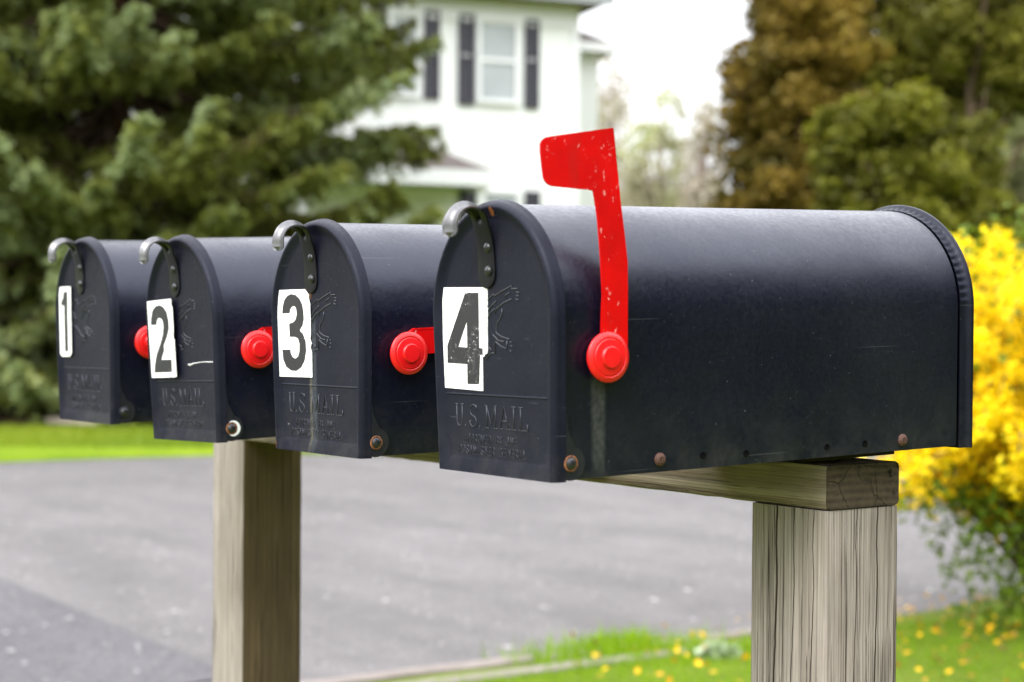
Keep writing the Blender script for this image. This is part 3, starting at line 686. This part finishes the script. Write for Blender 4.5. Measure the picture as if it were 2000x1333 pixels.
def spruce(name, label, base, Hh, Rm, nb, seed, twigs=13, group=None):
    g = np.random.default_rng(seed); rd = random.Random(seed)
    t = thing(name, label, 'spruce tree', base, (0,0,0), group)
    bm = bmesh.new(); tube(bm, [(0,0,-.3),(0.03,0,.5),(0.05,.02,Hh*.3),(0,.03,Hh*.7),(0,0,Hh)], [.26,.22,.16,.08,.01], 12)
    trunk = bm_obj('trunk', bm, M_redbark, t)
    bm = bmesh.new(); tube(bm, [(0,0,.1),(0,0,Hh-.5)], [.05,.006], 6); C, U, N, T, Sz = [], [], [], [], []
    for i in range(nb):
        f = (i+.5)/nb; h = .25+ (Hh-.4)*f**1.25; a = i*2.39996+rd.uniform(-.35,.35)
        R = Rm*(1-(h/Hh)**2.2)*rd.uniform(.80,1.06)*(.80 if h < .8 else .86 if h < 3.3 else 1)
        if h > 8.2 and i % 4: continue
        dirv = np.array([math.cos(a), math.sin(a), 0]); sid = np.array([-dirv[1], dirv[0], 0])
        droop = rd.uniform(.12,.40)*R; pts = []
        for q in range(8):
            s = q/7; pts.append(dirv*R*s + np.array([0,0,h - droop*math.sin(s*PI*.62)*(1 if s<.8 else 1-.5*(s-.8)) + .18*R*max(0,s-.62)]) + sid*.12*math.sin(s*3+i))
        pts[0] = np.array([0.,0.,h]); tube(bm, pts, [.055*(1-q/7.6) for q in range(8)], 5)
        bt = rd.uniform(0, 1)
        for w in range(int(twigs*R)+5):
            s = rd.uniform(.18, 1.0)**.75; k = s*7; q = min(int(k), 6); p = pts[q]*(1-(k-q))+pts[q+1]*(k-q)
            sg = rd.choice((-1,1)); ln = (.20+.26*(1-s)*R/3)*rd.uniform(.6,1.3)
            td = sid*sg*rd.uniform(.4,1.)+dirv*rd.uniform(.2,1.)+np.array([0,0,rd.uniform(-.75,.12)]); td /= np.linalg.norm(td)
            m = 44; ss = g.uniform(0,1,m)**.8; wt = rd.gauss(0,.16)
            c = p + np.outer(ss, td)*ln + g.normal(size=(m,3))*.026 - np.outer(ss**2, [0,0,1])*ln*.28
            C.append(c); u = td*1.0+g.normal(size=(m,3))*.55; U.append(u); N.append(g.normal(size=(m,3))+[0,0,.6])
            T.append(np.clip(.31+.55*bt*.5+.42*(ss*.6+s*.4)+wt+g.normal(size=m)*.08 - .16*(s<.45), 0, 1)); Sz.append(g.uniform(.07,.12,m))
    C, U, N, T, Sz = (np.concatenate(v) for v in (C, U, N, T, Sz)); N /= np.linalg.norm(N, axis=1, keepdims=True)
    bm_obj('branches', bm, M_bark, t)
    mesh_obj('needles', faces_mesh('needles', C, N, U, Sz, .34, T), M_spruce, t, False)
    return t
def px_base(px, dep, z=None):
    lat = (px-1000)/FPX*dep; return fr(lat, dep, (lawn_z(dep) if z is None else z))
spruce('spruce_tree', 'broad drooping green spruce filling the view left of the white house', px_base(222, 22.6), 22, 4.50, 880, 11, twigs=16)
spruce('spruce_tree', 'darker spruce partly hidden behind the broad spruce at left', px_base(-330, 28.5), 16, 4.3, 170, 12, 9)

def shrub_leaves(cent, rad, n, size, seed, f=1.6, hollow=.35, cut=-.25, surf=.5):
    """points through an ellipsoid, thinned where a smooth noise is low: leaves gaps and clumps"""
    global rs
    g = np.random.default_rng(seed); P = g.normal(size=(n*3, 3)); P /= np.linalg.norm(P, axis=1, keepdims=True)
    P *= (hollow+(1-hollow)*g.uniform(0,1,(n*3,1))**surf)
    edge = 1+.30*wobble(P*3, 1.7, seed+3); P *= edge[:, None]
    w = wobble(P*np.array(rad), f, seed+1); keep = w > cut+g.normal(size=len(w))*.12
    P = P[keep][:n]; w = w[keep][:n]
    return np.array(cent)+P*np.array(rad), w
def leafy_tree(name, label, base, crowns, n, size, aspect, mat, seed, barkm=M_bark, trunk_r=.16, trunk_h=None, limbs=10, group=None, cat='tree', cut=-.25, f=1.6, tint=(0,1), kind='diamond', up=0., lumps=0):
    g = np.random.default_rng(seed); rd = random.Random(seed)
    t = thing(name, label, cat, base, (0,0,0), group); C = []; Wv = []; LV = []
    if lumps:
        new = []
        for c, r in crowns:
            for q in range(lumps):
                v = np.array([rd.gauss(0,1), rd.gauss(0,1), rd.gauss(0,1)]); v /= np.linalg.norm(v); v *= rd.uniform(.25, .88); k = rd.uniform(.15, .32)
                new.append((tuple(np.array(c)+v*np.array(r)), (min(r)*k*rd.uniform(.9,1.5), min(r)*k*rd.uniform(.9,1.5), min(r)*k*rd.uniform(.6,1.1))))
        crowns = new
    tot = sum(r[0]*r[1]*r[2] for _, r in crowns)
    for i, (c, r) in enumerate(crowns):
        P, w = shrub_leaves(c, r, int(n*(r[0]*r[1]*r[2])/tot), size, seed*10+i, f, cut=cut); C.append(P); Wv.append(w); LV.append(np.full(len(w), rd.gauss(0,.16)))
    LV = np.concatenate(LV); C = np.concatenate(C); Wv = np.concatenate(Wv); m = len(C)
    ok = C[:, 2] > .03; C, Wv = C[ok], Wv[ok]; m = len(C)
    top = max(c[2]+r[2]*.6 for c, r in crowns)
    bm = bmesh.new(); th = trunk_h or top
    tube(bm, [(0,0,-.3),(.02,.02,th*.3),(-.03,.04,th*.65),(0,0,th)], [trunk_r*1.2,trunk_r,trunk_r*.6,.02], 10)
    bm_obj('trunk', bm, barkm, t)
    bm = bmesh.new()
    for i in range(limbs):
        q = C[rd.randrange(m)]; h = min(th*.92, max(.1, q[2]*rd.uniform(.35,.7))); mid = Vector((q[0]*.5, q[1]*.5, (h+q[2])/2+.1*abs(q[2]-h)))
        tube(bm, [(0,0,h), mid, q], [trunk_r*.42, trunk_r*.26, .012], 6)
    tube(bm, [(0,0,.05),(0,0,th*.95)], [trunk_r*.4,.006], 5)
    if limbs: bm_obj('limbs', bm, barkm, t)
    N = g.normal(size=(m,3)); N[:, 2] += .5; N /= np.linalg.norm(N, axis=1, keepdims=True)
    U = g.normal(size=(m,3)); U[:, 2] += up
    tn = np.clip(tint[0]+(tint[1]-tint[0])*(.5+.22*Wv+(LV[ok] if lumps else 0)+g.normal(size=m)*.14), 0, 1)
    mesh_obj('crown', faces_mesh('crown', C, N, U, size*g.uniform(.6,1.35,m), aspect, tn, kind), mat, t, False)
    return t
M_rustleaf = leafmat('rusty_cedar_foliage', [(0.,(.045,.030,.007)),(.25,(.085,.074,.010)),(.5,(.165,.112,.014)),(.75,(.225,.150,.018)),(1.,(.17,.175,.022))], .25, .6, .6, .45)
M_cedar = leafmat('green_cedar_foliage', [(0.,(.028,.024,.004)),(.25,(.068,.068,.006)),(.5,(.125,.130,.009)),(.75,(.185,.185,.012)),(.9,(.24,.23,.02)),(1.,(.19,.12,.015))], .25, .6, .7, .5)
M_olive = leafmat('olive_green_foliage', [(0.,(.060,.050,.011)),(.4,(.115,.112,.014)),(.7,(.175,.170,.020)),(1.,(.25,.23,.05))], .3, .6, .5, .45)
M_bud = leafmat('budding_leaves', [(0.,(.30,.24,.20)),(.4,(.40,.38,.26)),(.7,(.42,.46,.18)),(1.,(.45,.52,.12))], .4, .6, .4, .4)
M_budp = leafmat('pinkish_buds', [(0.,(.34,.28,.24)),(.5,(.46,.41,.34)),(1.,(.48,.50,.26))], .4, .6, .4, .4)

def crownspec(dep, base, boxes):              # (px centre, py centre, half px wide, half px tall) -> local ellipsoids
    out = []
    for px, py, hw, hh, *dd in boxes:
        p = at(px, py, dep+(dd[0] if dd else 0)); out.append((tuple(p-base), (hw/FPX*dep, hw/FPX*dep*.95, hh/FPX*dep)))
    return out
b = px_base(1560, 31)
leafy_tree('rusty_cedar_tree', 'rusty orange brown cedar standing right of the pale gap of sky', b,
  crownspec(31, b, [(1570,-120,150,160),(1580,90,175,170),(1555,260,180,170),(1545,430,180,190),(1450,180,60,120),(1440,330,70,110)]), 60000, .17, .5, M_rustleaf, 21, M_redbark, .2, cut=-.35, f=3.4, lumps=62)
b = px_base(1790, 26)
leafy_tree('green_cedar_tree', 'dense rounded dark green cedar behind the yellow bush', b,
  crownspec(26, b, [(1790,330,165,150),(1730,250,120,100),(1800,480,195,190),(1885,330,90,130),(1660,400,90,130),(1640,300,70,110)]), 50000, .15, .5, M_cedar, 22, M_bark, .2, cut=-.4, f=3.6, lumps=66)
b = px_base(1740, 36)
leafy_tree('tall_olive_tree', 'tall olive green tree rising above the green cedar', b,
  crownspec(36, b, [(1730,40,150,160),(1770,-170,190,160),(1690,190,130,150),(1830,230,170,190),(1870,60,150,150)]), 27000, .19, .5, M_olive, 23, M_bark, .22, cut=-.3, f=3.0, lumps=46)
b = px_base(1895, 33)
leafy_tree('olive_tree_with_bare_trunk', 'tall green tree with a bare brown trunk at the right', b,
  crownspec(33, b, [(1930,50,150,150),(1960,-130,210,160),(2060,130,140,170)]), 24000, .19, .5, M_olive, 24, M_bark, .16, trunk_h=7.2, cut=-.3, f=3.0, lumps=46)
# unseen evergreens added right of the view to darken reflections in the mailbox sides
for i, (la, de, hh) in enumerate(((9.5, -1.2, 9.), (11, -5.2, 10.), (11.8, 3.2, 9.5), (12, -10, 10.), (8.6, -9, 9.), (14.5, 10, 9.))):
    b = fr(la, de, 0); leafy_tree('evergreen_tree', ['dark evergreen beside the verge right of the camera','taller dark evergreen behind the right shoulder of the camera','dark evergreen between the verge and the yellow bush outside the view','tall dark evergreen farthest behind the camera at right','dark evergreen nearest the road behind the camera','dark evergreen just beyond the right edge of the view'][i], b,
        [((0,0,hh*.40),(2.2,2.2,hh*.44)),((.3,.2,hh*.72),(1.6,1.6,hh*.30)),((-.6,1.4,hh*.28),(1.5,1.5,hh*.30))], 7500, .46, .65, M_cedar, 70+i, M_bark, .2, limbs=6, cut=-.6, f=1.2, group='evergreens right of the view')
b = px_base(2060, 40)
leafy_tree('pale_green_tree', 'pale yellow green tree glimpsed at the right behind the cedars', b,
  crownspec(40, b, [(2010,360,120,190),(2060,170,120,140),(2000,200,90,120)]), 24000, .22, .5, M_bud, 25, M_twig, .16, cut=-.4, tint=(.35,1.))
for i, (px, dep, m, sp, lab, n) in enumerate([
   (1290, 44, M_bud, [(1290,330,85,110),(1300,225,40,55),(1270,430,100,90)], 'pale yellow green budding tree in the bright gap right of the flag', 5200),
   (1190, 47, M_budp, [(1185,250,55,130),(1195,380,70,100),(1180,150,30,60)], 'thin pinkish bare tree beside the right corner of the house', 3600),
   (1370, 42, M_budp, [(1375,300,40,110),(1380,410,60,80)], 'thin pinkish bare tree against the rusty cedar', 2400)]):
    b = px_base(px, dep)
    leafy_tree('budding_tree', lab, b, crownspec(dep, b, sp), n, .15, .55, m, 30+i, M_twig, .07, limbs=46, group='thin budding trees in the gap of sky', cut=-.15)
# far hedge line closing the view low behind everything
for i, (px, dep) in enumerate(((1180, 58),(1330, 62),(1480, 60))):
    b = px_base(px, dep)
    leafy_tree('far_shrub', ['hazy pale shrub low behind the red flag','hazy pale shrub low in the gap of sky','hazy pale shrub behind the rusty cedar'][i], b, crownspec(dep, b, [(px,455,110,75),(px+50,400,60,50)]), 5000, .24, .6, M_budp if i != 1 else M_bud, 40+i, M_twig, .06, limbs=12, cat='shrub', group='hazy shrubs far behind', cut=-.5)

# far woods all round, one soft mass
gw = np.random.default_rng(404); n = 26000; az = gw.uniform(0, 2*PI, n); rr_ = gw.uniform(115, 150, n)
top_ = 7.5+2.6*np.sin(az*9)+1.8*np.sin(az*23+1)+1.2*np.sin(az*57+2); zz = GZ+gw.uniform(0,1,n)**.8*top_+1.2
N = gw.normal(size=(n,3)); N /= np.linalg.norm(N, axis=1, keepdims=True)
tag(mesh_obj('far_woods', faces_mesh('far_woods', np.stack([np.cos(az)*rr_, np.sin(az)*rr_, zz], 1), N, gw.normal(size=(n,3)), gw.uniform(1.2,2.4,n), .7, np.clip(gw.normal(.5,.2,n),0,1)), leafmat('far_woods_leaves', [(0.,(.07,.06,.04)),(.5,(.14,.14,.06)),(1.,(.22,.22,.10))], .25, .7, .05, .5), None, False), 'hazy line of far woods closing the horizon behind the gap', 'woods', kind='stuff')

# ------------------------------------------------------------------ white house
TA = math.radians(21); he = R0*math.cos(TA)+FH*math.sin(TA); hn = R0*math.sin(TA)-FH*math.cos(TA)   # along the wall, towards us
HP = fr(0, 30, 0)
HM = Matrix((he, -hn, Vector((0,0,1)))).transposed().to_4x4(); HM.translation = HP      # house frame: x along wall, y into house, z up
HI = HM.inverted()
def wl(px, py, y=0.):
    o = HI @ CAM; d = HI.to_3x3() @ ray(px, py); p = o + d*((y-o.y)/d.y); return p.x, p.z
def siding():
    t = NT('white_clapboard'); o = t.xyz(t.co()); s = t.math('FRACT', t.math('DIVIDE', o[2], .115))
    n = t.noise(t.co(), 3, 4); return t.bsdf(t.mix(n, (.86,.88,.87), (.90,.91,.90)), .55, s, .5, .012)
M_sid = siding(); M_trim = simple('white_trim', (.78,.79,.80), (.83,.84,.84), 6, .5); M_shut = simple('dark_slate_shutter', (.030,.028,.042), (.048,.045,.062), 9, .55)
M_roof = (lambda t: t.bsdf(t.mix(t.noise(t.co((3,3,14)), 4, 4), (.095,.078,.072), (.185,.155,.140)), .9, t.noise(t.co((3,3,20)), 3, 3), .5, .02))(NT('brown_shingle'))
M_eave = simple('grey_green_soffit', (.34,.40,.38), (.42,.47,.45), 5, .6)
def glass():
    t = NT('window_glass'); n = t.noise(t.co(), 1.6, 3); return t.bsdf(t.mix(n, (.30,.33,.34), (.48,.51,.52)), .08, spec=.6)
M_glass = glass(); M_blind = simple('pale_blind', (.62,.64,.65), (.70,.72,.72), 4, .7)
house = thing('white_house', 'white two storey clapboard house with dark shutters behind the spruce', 'house'); house.matrix_world = HM
xR = wl(1126, 300)[0]; xL = xR-9.5; zT = wl(1100, 2, -.5)[1]+.03
bm = bmesh.new(); box(bm, (xL, 0, .2), (xR, 7.5, zT)); bm_obj('wall', bm, M_sid, house, False)
bm = bmesh.new(); box(bm, (xR-.13, -.03, .2), (xR+.03, .10, zT-.002)); bm_obj('corner_board', bm, M_trim, house, False)
# main roof with overhanging eave
bm = bmesh.new(); ov = .42
prism(bm, [(-ov, zT), (7.5+ov, zT), (7.5+ov, zT+.16), (3.75, zT+2.4), (-ov, zT+.16)], lambda u, v, d: Vector((d, u, v)), xL-ov, xR+ov)
rf = bm_obj('roof', bm, M_roof, house, False)
bm = bmesh.new(); box(bm, (xL-ov, -ov-.10, zT-.03), (xR+ov+.08, -ov-.003, zT+.13)); bm_obj('gutter', bm, simple('grey_gutter', (.25,.26,.28), (.32,.33,.35), 6, .5), rf, False)
bm = bmesh.new(); box(bm, (xL, -.05, zT-.42), (xR-.135, -.002, zT-.002)); bm_obj('frieze_board', bm, M_trim, house, False)
def window(pa, pb, mull=True, y=0.):
    (x0, z1), (x1, z0) = wl(*pa), wl(*pb); bm = bmesh.new(); w = .075
    box(bm, (x0-w, -.07, z0-w), (x0, -.002, z1+w)); box(bm, (x1, -.07, z0-w), (x1+w, -.002, z1+w)); box(bm, (x0, -.07, z1), (x1, -.002, z1+w)); box(bm, (x0, -.10, z0-w), (x1, -.002, z0))
    zm = (z0+z1)/2; box(bm, (x0, -.052, zm-.035), (x1, -.024, zm+.035))
    f = bm_obj('window', bm, M_trim, house, False)
    bm = bmesh.new(); box(bm, (x0, -.022, z0), (x1, -.006, z1)); bm_obj('pane', bm, M_glass, f, False)
    bm = bmesh.new(); box(bm, (x0+.03, -.005, z0), (x1-.03, -.003, zm)); bm_obj('blind', bm, M_blind, f, False)
def shutter(pa, pb):
    (x0, z1), (x1, z0) = wl(*pa), wl(*pb); bm = bmesh.new()
    z_ = (z0+z1)/2
    for a, b_ in ((x0, x0+.05), (x1-.05, x1)): box(bm, (a, -.06, z0), (b_, -.004, z1))
    for a, b_ in ((z0, z0+.08), (z_-.05, z_+.05), (z1-.08, z1)): box(bm, (x0+.0502, -.058, a), (x1-.0502, -.004, b_))
    z = z0+.085
    while z < z1-.10:
        if abs(z-z_) > .07: box(bm, (x0+.0504, -.030, -.004), (x1-.0504, -.018, .040), mat=Matrix.Translation((0,0,z)) @ Matrix.Rotation(-.0,4,'X'))
        z += .048
    bm_obj('shutter', bm, M_shut, house, False)
window((938,40),(1004,198)); shutter((895,27),(925,207)); shutter((1024,38),(1051,214))
window((765,26),(812,184)); shutter((828,20),(857,196)); shutter((722,10),(752,188))
window((936,378),(1006,560)); shutter((897,371),(929,560)); shutter((1024,374),(1052,560))
# porch with hipped brown roof at the lower left
pr = thing('porch', 'small porch with brown hipped roof against the white house wall', 'porch'); pr.matrix_world = HM
zE = wl(900, 337, -1.0)[1]; x1p = wl(966, 345, -1.3)[0]; x0p = x1p-3.4; zP = wl(850, 290)[1]+.12
bm = bmesh.new()
vs = [bm.verts.new(v) for v in ((x0p,-1.3,zE+.02),(x1p,-1.3,zE+.02),(x1p,-.004,zE+.02),(x0p,-.004,zE+.02),(x0p+1.1,-.004,zP),(x1p-1.15,-.004,zP),(x0p+1.1,-.25,zP-.02),(x1p-1.15,-.25,zP-.02))]
for f in ((0,1,7,6),(1,2,5,7),(3,0,6,4),(6,7,5,4),(0,3,2,1),(2,3,4,5)): bm.faces.new([vs[i] for i in f])
bm_obj('porch_roof', bm, M_roof, pr, False)
bm = bmesh.new(); box(bm, (x0p,-1.3,zE-.24), (x1p,-1.22,zE+.018)); box(bm, (x1p-.08,-1.218,zE-.24), (x1p,-.004,zE+.018)); bm_obj('fascia', bm, M_trim, pr, False)
bm = bmesh.new(); box(bm, (x0p+.02,-1.21,zE-.20), (x1p-.085,-.006,zE-.17)); bm_obj('soffit', bm, M_eave, pr, False)
for x in (x0p+.08, x1p-.25):
    bm = bmesh.new(); box(bm, (x,-1.19,lawn_z(29)*.5), (x+.13,-1.06,zE-.205)); box(bm, (x-.03,-1.22+.005,zE-.30), (x+.16,-1.03,zE-.24)); bm_obj('porch_post', bm, M_trim, pr, False)
# side wing roof seen past the corner
wg = thing('side_bay', 'small brown roofed bay jutting from the right side of the white house', 'bay'); wg.matrix_world = HM
zw = wl(1145, 112, 3)[1]; xw = wl(1172, 100, 3.)[0]
bm = bmesh.new(); prism(bm, [(xR+.004, zw), (xw, zw), (xw, zw+.16), (xR+.004, zw+.62)], lambda u, v, d: Vector((u, d, v)), 2.2, 4.6); bm_obj('bay_roof', bm, M_roof, wg, False)
bm = bmesh.new(); box(bm, (xR+.004, 2.12, zw-.03), (xw+.02, 2.198, zw+.15)); box(bm, (xw+.003, 2.2, zw-.03), (xw+.02, 4.6, zw+.15)); bm_obj('bay_fascia', bm, M_trim, wg, False)
bm = bmesh.new(); box(bm, (xR+.004, 2.45, .2), (xw-.28, 4.4, zw-.004)); bm_obj('bay_wall', bm, M_sid, wg, False)

# ------------------------------------------------------------------ near verge: timber edging, grass, fallen petals
tm = wood('pale_timber', 0, (.27,.235,.215), (.14,.12,.105), seed=9.)
def timber(p0, p1, w, h, label):  # narrow pale strips stand in for the lit edges of one wide timber
    d = (p1-p0); L = d.length; bm = bmesh.new(); n = 14; rnd = random.Random(int(L*100))
    prof = [(-w/2,0),(w/2,0),(w/2,h*.8),(w/2-.015,h),(-w/2+.015,h),(-w/2,h*.8)]
    loft(bm, [[Vector((L*i/n, y+rnd.uniform(-.004,.004), z+rnd.uniform(-.004,.004))) for y, z in prof] for i in range(n+1)])
    o = bm_obj('landscape_timber', bm, tm, None, True, 30); o.location = p0; o.rotation_euler = (0,0,math.atan2(d.y, d.x))
    tag(o, label, 'timber edging', 'timbers edging the driveway'); return o
def kp(s, off, z=0.): p = kA+kd*s+kn*off; return Vector((p.x, p.y, GZ+z))
timber(kp(-2.9,-.01), kp(.62,-.01), .075, .03, 'long pale edging timber on the driveway side, running out of the bottom of the view')
timber(kp(.66,-.02), kp(2.35,-.01), .075, .026, 'short pale edging timber on the driveway side, half hidden by grass tufts')
timber(kp(-2.7,-.20), kp(1.25,-.20), .075, .03, 'pale edging timber on the grass side, grass growing along it')
M_grass = leafmat('fresh_grass', [(0.,(.095,.165,.004)),(.4,(.17,.30,.006)),(.75,(.26,.41,.010)),(1.,(.42,.42,.06))], .4, .5, 2.5, .4)
def blades(P, hmin, hmax, seed):
    g = np.random.default_rng(seed); n = len(P); U = g.normal(size=(n,3))*.38; U[:, 2] = 1; N = g.normal(size=(n,3)); N[:, 2] *= .2; N /= np.linalg.norm(N, axis=1, keepdims=True)
    return faces_mesh('grass', P, N, U, g.uniform(hmin, hmax, n), .09, np.clip(g.normal(.5,.22,n), 0, 1), 'tri')
g = np.random.default_rng(5); P = []
n = 90000; s = g.uniform(-2.2, 4.2, n); q = -g.uniform(0, 1, n)**1.3*2.6-.21
P.append(np.stack([kA.x+kd.x*s+kn.x*q, kA.y+kd.y*s+kn.y*q, np.full(n, GZ+.012)], 1))
n = 16000; s = g.uniform(-9, 6, n); q = -g.uniform(2., 7, n)
P.append(np.stack([kA.x+kd.x*s+kn.x*q, kA.y+kd.y*s+kn.y*q, np.full(n, GZ+.012)], 1))
P = np.concatenate(P); sv = (P[:,0]-kA.x)*kd.x+(P[:,1]-kA.y)*kd.y; k_ = (wobble(P*np.array([1,1,0]), 3.2, 8) > -.75+.2*g.normal(size=len(P))) & (g.uniform(0,1,len(P)) < np.clip(2.2-.55*sv, .45, 1)); P = P[k_]
tag(mesh_obj('grass', blades(P, .014, .042, 6), M_grass, None, False), 'short fresh green grass on the verge around the near post', 'grass', kind='stuff')
P = np.concatenate([np.array(gnd(px, py))+g.normal(size=(n,3))*np.array([.10,.10,0])+np.array([0,0,.012]) for px, py, n in ((1225,1275,500),(1240,1285,300),(1088,1300,260),(1335,1278,150),(1400,1275,120),(1180,1290,160))])
U_ = blades(P, .035, .095, 66); tag(mesh_obj('tall_grass', U_, M_grass, None, False), 'taller bright grass blades growing over the edging timber', 'grass', kind='stuff')
# far lawn blades (short)
n = 26000; lat = g.uniform(-6, 1.2, n); dep = g.uniform(16.05, 19.5, n); pp = np.stack([CAM.x+R0.x*lat+FH.x*dep, CAM.y+R0.y*lat+FH.y*dep, np.full(n, GZ+.05)], 1)
M_grass2 = leafmat('far_lawn_grass', [(0.,(.10,.175,.006)),(.5,(.165,.235,.010)),(1.,(.26,.31,.02))], .4, .5, 1., .3)
gm = np.random.default_rng(9); U = gm.normal(size=(n,3))*.4; U[:, 2] = 1; N = gm.normal(size=(n,3)); N /= np.linalg.norm(N, axis=1, keepdims=True)
tag(mesh_obj('lawn_grass', faces_mesh('lawn_grass', pp, N, U, gm.uniform(.04,.09,n), .3, np.clip(gm.normal(.5,.2,n),0,1), 'tri'), M_grass2, None, False), 'mown bright lawn across the driveway below the spruce', 'lawn', kind='stuff')
# slab at the foot of the spruce
bm = bmesh.new(); a0 = fr((90-1000)/FPX*19.6, 19.6, .05); 
loft(bm, [[Vector((x, y*.9+random.uniform(-.01,.01), z)) for x, y in ((0,0),(.45,-.03),(.78,.02),(.80,.28),(.4,.33),(.02,.27))] for z in (-.05,.075,.10)])
o = bm_obj('stone_slab', bm, simple('pale_stone', (.34,.29,.22), (.46,.40,.32), 9, .9, .4, .01), None, True, 30); o.location = a0; o.rotation_euler = (0,0,YAW)
tag(o, 'flat beige stone slab lying at the foot of the spruce', 'stone')
# pale leafy weed in the near grass
b = gnd(1405, 1290); C = np.array([0,0,.03])+g.normal(size=(60,3))*np.array([.045,.045,.012]); N = g.normal(size=(60,3)); N[:,2] += 1.5; N /= np.linalg.norm(N,axis=1,keepdims=True)
o = mesh_obj('pale_weed', faces_mesh('pale_weed', C, N, g.normal(size=(60,3)), np.full(60,.07), .6, g.uniform(0,1,60)), leafmat('grey_green_weed', [(0.,(.20,.27,.14)),(1.,(.36,.42,.27))], .2), None, False); o.location = b
tag(o, 'pale grey green leafy weed in the grass left of the near post', 'weed')

# ------------------------------------------------------------------ forsythia
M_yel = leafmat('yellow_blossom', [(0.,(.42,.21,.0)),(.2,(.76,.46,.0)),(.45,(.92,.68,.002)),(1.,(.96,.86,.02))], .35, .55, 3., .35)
M_fleaf = leafmat('forsythia_leaf', [(0.,(.05,.085,.006)),(.5,(.12,.20,.012)),(1.,(.22,.30,.02))], .35, .5, 4., .3)
FD = 7.2; fb = gnd(2050, 1228); fb.z = GZ
ft = thing('forsythia_bush', 'yellow flowering forsythia bush right of the near mailbox', 'bush', fb)
gf = np.random.default_rng(77); bm = bmesh.new(); FC, FT, LC = [], [], []
for i in range(190):
    a = gf.uniform(0, 2*PI); rr = gf.uniform(.25, 1.)**.7*.92; top = gf.uniform(.95, 1.77)*(1-.22*rr*rr); drop = gf.uniform(0, .55)*rr
    if i % 4 == 0: top *= .72; rr *= 1.08
    pts = []
    for q in range(10):
        s = q/9; r = rr*(s**1.25); z = top*math.sin(min(1, s*1.12)*PI/2) - drop*max(0, s-.55)**1.3*1.6
        pts.append(Vector((math.cos(a+.25*s)*r+gf.normal()*.012, math.sin(a+.25*s)*r+gf.normal()*.012, z)))
    tube(bm, pts, [.011*(1-q/11)+.003 for q in range(10)], 5)
    for m in range(185):
        s = gf.uniform(.34, 1); k = s*9; q = min(int(k), 8); p = np.array(pts[q]*(1-(k-q))+pts[q+1]*(k-q)); c = p+gf.normal(size=3)*.028
        side = gf.uniform()
        if p[2] > .62 and side < .91:
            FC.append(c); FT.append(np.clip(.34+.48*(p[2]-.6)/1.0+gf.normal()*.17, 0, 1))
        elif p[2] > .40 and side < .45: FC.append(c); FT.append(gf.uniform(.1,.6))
        elif side > .40: LC.append(c+gf.normal(size=3)*.03)
for a_, l_ in ((2.2,.9),(2.9,1.0),(3.5,.95),(.6,.9),(1.4,1.),(4.6,.9),(5.4,.95),(2.55,.8)):
    tube(bm, [Vector((math.cos(a_)*l_*q*q*.8+.03*math.cos(a_*5), math.sin(a_)*l_*q*q*.8, 1.25*q)) for q in np.linspace(0,1,8)], [.026*(1-.75*q) for q in np.linspace(0,1,8)], 7)
# green shoots low in the bush and at its tips
for m in range(1700):
    a = gf.uniform(0, 2*PI); r = gf.uniform(.1, 1)**.6*.78; z = gf.uniform(.05, .62); LC.append(np.array([math.cos(a)*r*(.45+.6*z), math.sin(a)*r*(.45+.6*z), z]))
for m in range(500):
    a = gf.uniform(0, 2*PI); r = gf.uniform(.0, .8); LC.append(np.array([math.cos(a)*r, math.sin(a)*r, 1.62-.35*r*r+gf.normal()*.06]))
bm_obj('stems', bm, bark('forsythia_bark', (.07,.05,.032), (.17,.13,.09)), ft)
FC = np.array(FC); n = len(FC); rep = 3
C = np.repeat(FC, rep, 0)+gf.normal(size=(n*rep,3))*.010; N = gf.normal(size=(n*rep,3)); N /= np.linalg.norm(N, axis=1, keepdims=True)
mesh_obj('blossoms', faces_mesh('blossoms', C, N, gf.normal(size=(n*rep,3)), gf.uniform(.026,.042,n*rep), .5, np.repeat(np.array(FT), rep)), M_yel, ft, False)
LC = np.array(LC); n = len(LC); N = gf.normal(size=(n,3)); N[:,2] += .4; N /= np.linalg.norm(N, axis=1, keepdims=True)
mesh_obj('leaves', faces_mesh('leaves', LC, N, gf.normal(size=(n,3)), gf.uniform(.035,.065,n), .45, gf.uniform(0,1,n)), M_fleaf, ft, False)
# fallen petals under the bush and on the verge
n = 2300; s = g.uniform(.4, 5.2, n); q = -g.uniform(-.05, 2.2, n); wgt = g.uniform(0,1,n) < np.clip((s-.2)/3.2, .06, 1)
pp = np.stack([kA.x+kd.x*s+kn.x*q, kA.y+kd.y*s+kn.y*q, GZ+g.uniform(.03,.09,n)], 1)[wgt]; n = len(pp); N = g.normal(size=(n,3))*.5; N[:,2] += 1; N /= np.linalg.norm(N,axis=1,keepdims=True)
M_pet = leafmat('fallen_petals', [(0.,(.10,.055,.02)),(.35,(.26,.14,.03)),(.5,(.55,.28,.0)),(1.,(.85,.55,.01))], .2)
tag(mesh_obj('fallen_petals', faces_mesh('fallen_petals', pp, N, g.normal(size=(n,3)), g.uniform(.02,.04,n), .7, g.uniform(0,1,n)), M_pet, None, False), 'fallen yellow forsythia petals scattered over the verge grass', 'petals', kind='stuff')
